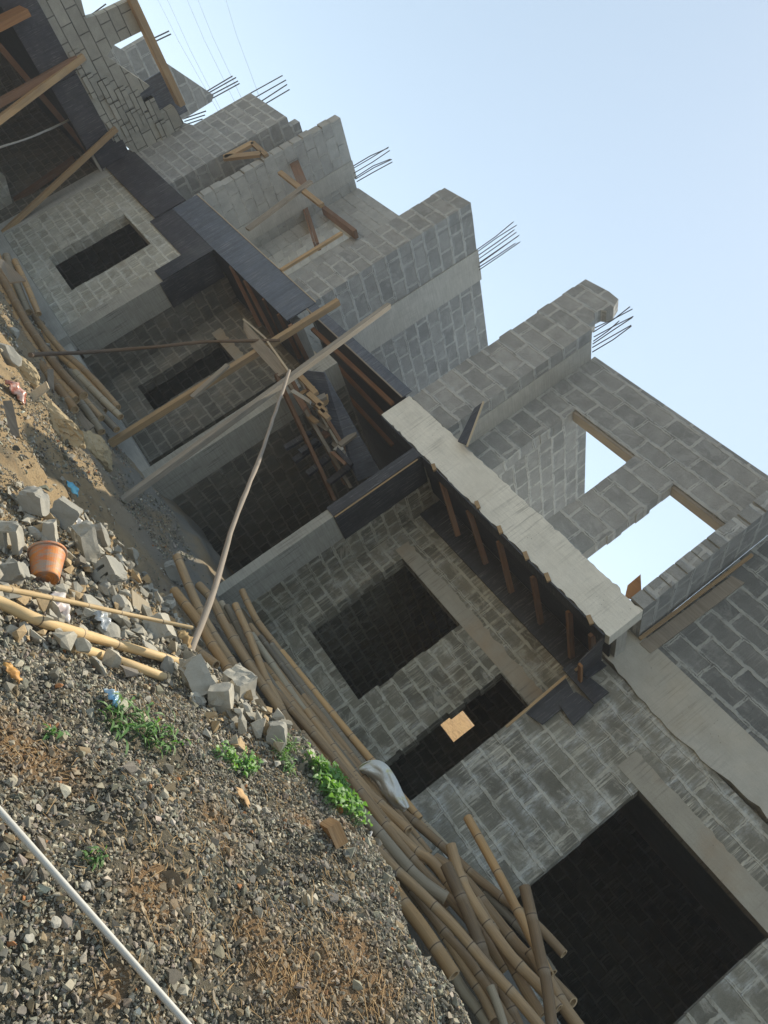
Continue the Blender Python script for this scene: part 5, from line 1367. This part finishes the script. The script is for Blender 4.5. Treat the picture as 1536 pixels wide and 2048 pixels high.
# ================================================================== plants
def mat_leaf(name, c1, c2):
    t = NT(name); o = t.pos(); n = t.noise(o, 22, 3, .6); oi = t.n('ShaderNodeAttribute'); oi.attribute_name = 'Col'
    col = t.mix(t.ramp(n, .35, .65), c1, c2)
    t.done(col, .5, None, .4)
    tr = t.n('ShaderNodeBsdfTranslucent'); t.put(tr.inputs[0], t.mix(1.0, col, (1.6, 1.8, 0.7), 'MULTIPLY')); mx = t.n('ShaderNodeMixShader'); mx.inputs[0].default_value = .3
    t.l(t.p.outputs[0], mx.inputs[1]); t.l(tr.outputs[0], mx.inputs[2]); t.l(mx.outputs[0], t.out.inputs[0]); return t.m
M['leafA'] = mat_leaf('lance_leaf', (.07, .165, .045), (.13, .25, .08)); M['leafB'] = mat_leaf('round_leaf', (.11, .24, .065), (.21, .36, .13)); M['stem'] = mat_plain('green_stem', (.10, .15, .05), .6, .2)


def leaf(mb, p, d, L, W, droop=.5, shape='lance', fold=.25):
    d = Vector(d).normalized(); s = d.cross(Vector((0, 0, 1)))
    if s.length < .1: s = Vector((1, 0, 0))
    s.normalize(); p = Vector(p); n = 5; prev = None
    for k in range(n + 1):
        t = k / n; w_ = W * (math.sin(math.pi * min(1, t * .93 + .05)) ** (.8 if shape == 'round' else 1.1)); 
        if k == n: w_ = W * .03
        c = p + d * (L * t) + Vector((0, 0, -droop * L * t * t)); a = c - s * w_ / 2 + Vector((0, 0, fold * w_)); b = c + s * w_ / 2 + Vector((0, 0, fold * w_))
        if prev: mb.face([prev[0], prev[1], c, a]); mb.face([prev[1], prev[2], b, c])
        prev = (a, c, b)


def weed(name, label, spots, n, L, W, shape, mat, h, seed, rad=.05):
    rs = random.Random(seed); c = hit(*spots[0])
    th = thing(name, label, 'plant', c, 'green weeds on the gravel')
    mb = MB(); ms = mb
    for sp in spots:
        base = hit(*sp)
        for i in range(n):
            a = rs.uniform(0, 6.283); rr = rad * math.sqrt(rs.random()); b = Vector(base) + Vector((rr * math.cos(a), rr * math.sin(a), 0))
            b.z = float(height(b.x, b.y)) + .004
            a2 = rs.uniform(0, 6.283); el = rs.uniform(.25, 1.25); hh = h * rs.uniform(.35, 1.0)
            tip = b + Vector((math.cos(a2) * hh * .45, math.sin(a2) * hh * .45, hh))
            ms.tube([b, (b + tip) / 2 + Vector((0, 0, hh * .1)), tip], .0014, 5)
            leaf(mb, tip, (math.cos(a2) * math.cos(el), math.sin(a2) * math.cos(el), math.sin(el) * .8), L * rs.uniform(.6, 1.2), W * rs.uniform(.7, 1.2), rs.uniform(.3, .8), shape)
            if shape == 'lance':
                a3 = a2 + rs.uniform(1.5, 4); leaf(mb, (b + tip) / 2, (math.cos(a3), math.sin(a3), .5), L * .8, W, .6, shape)
    mb.build('foliage', [M[mat], M['stem']], th)
weed('weed_plant', 'spreading weed with narrow pointed leaves, largest green clump on the gravel', [(262, 1452), (285, 1470), (300, 1490), (240, 1440), (228, 1462), (316, 1478), (205, 1450)], 7, .10, .016, 'lance', 'leafA', .08, 1, .08)
weed('weed_plant', 'low round leaved creeper in the middle of the weeds on the crest', [(460, 1528), (480, 1538), (495, 1532), (440, 1520)], 24, .036, .030, 'round', 'leafB', .045, 2, .07)
weed('weed_plant', 'tuft of thin grassy weed between the creeper and the vine', [(556, 1518), (566, 1535), (572, 1500)], 22, .085, .008, 'lance', 'leafA', .05, 3, .045)
weed('weed_plant', 'dense leafy vine patch spilling over the crest beside the bamboo', [(630, 1556), (650, 1570), (665, 1590), (680, 1610), (645, 1590), (692, 1632), (622, 1545), (662, 1572), (655, 1606)], 48, .050, .042, 'round', 'leafB', .085, 4, .085)
weed('weed_plant', 'small seedling right of the white pipe', [(172, 1728)], 9, .05, .009, 'lance', 'leafA', .04, 5, .02)
weed('weed_plant', 'single young weed at the left, above the orange soil', [(95, 1475)], 5, .06, .02, 'lance', 'leafA', .05, 6, .02)

# dry straw lying about
mb = MB(); rs = random.Random(5)
for cx, cy, n, sp in [(455, 1420, 110, 70), (520, 1480, 90, 55), (330, 1400, 70, 60), (420, 1600, 60, 110), (560, 1580, 60, 60), (330, 1680, 60, 120), (600, 1850, 90, 110), (520, 1950, 50, 120), (300, 1900, 40, 160), (250, 1650, 40, 150), (690, 1760, 60, 70), (450, 1780, 60, 150), (60, 1500, 30, 60)]:
    for i in range(n):
        p = hit(cx + rs.gauss(0, sp * .6), cy + rs.gauss(0, sp * .5)); a = rs.uniform(0, 6.28); L = rs.uniform(.03, .11) ; up = rs.uniform(-.15, .35)
        d = np.array([math.cos(a), math.sin(a), up]) * L
        z = np.array([0, 0, .012]); mb.tube([p + z - d / 2, p + z + rng.normal(0, .006, 3) + np.array([0, 0, .004]), p + z + d / 2], rs.uniform(.0005, .0014), 4)
for i in range(60):
    x_, y_ = rs.uniform(540, 860), rs.uniform(1850, 2046); pts_ = []
    a = rs.uniform(1.1, 1.9); L_ = rs.uniform(25, 95)
    for k in range(5):
        q = hit(x_ + L_ * k / 4 * math.cos(a) + rs.gauss(0, 3), y_ + L_ * k / 4 * math.sin(a)); pts_.append(q + np.array([0, 0, .012 + rs.uniform(0, .012)]))
    mb.tube(pts_, rs.uniform(.0007, .0016), 4)
tag(mb.build('dry_straw', mat_plain('straw', (.40, .265, .125), .8, .35, 12, 0)), kind='stuff')

# overhead cables far behind
for i, (a, b) in enumerate([((306, -20), (432, 215)), ((326, -20), (462, 260)), ((366, -20), (470, 205)), ((388, -20), (480, 190)), ((446, -20), (512, 175))]):
    lb = ['leftmost', 'second from the left', 'middle', 'second from the right', 'rightmost'][i]
    p = atY(*a, 12.5); q = atY(*b, 12.5); m = (p + q) / 2 + np.array([0, 0, -.08]); p2 = p + (p - q) * .15; q2 = q + (q - p) * .8
    mb = MB(); mb.tube([p2, p, m, q, q2], .005, 5); tag(mb.build('overhead_cable', M['wire']), lb + ' of the five thin overhead cables in the sky', 'cable', 'overhead cables behind the houses')
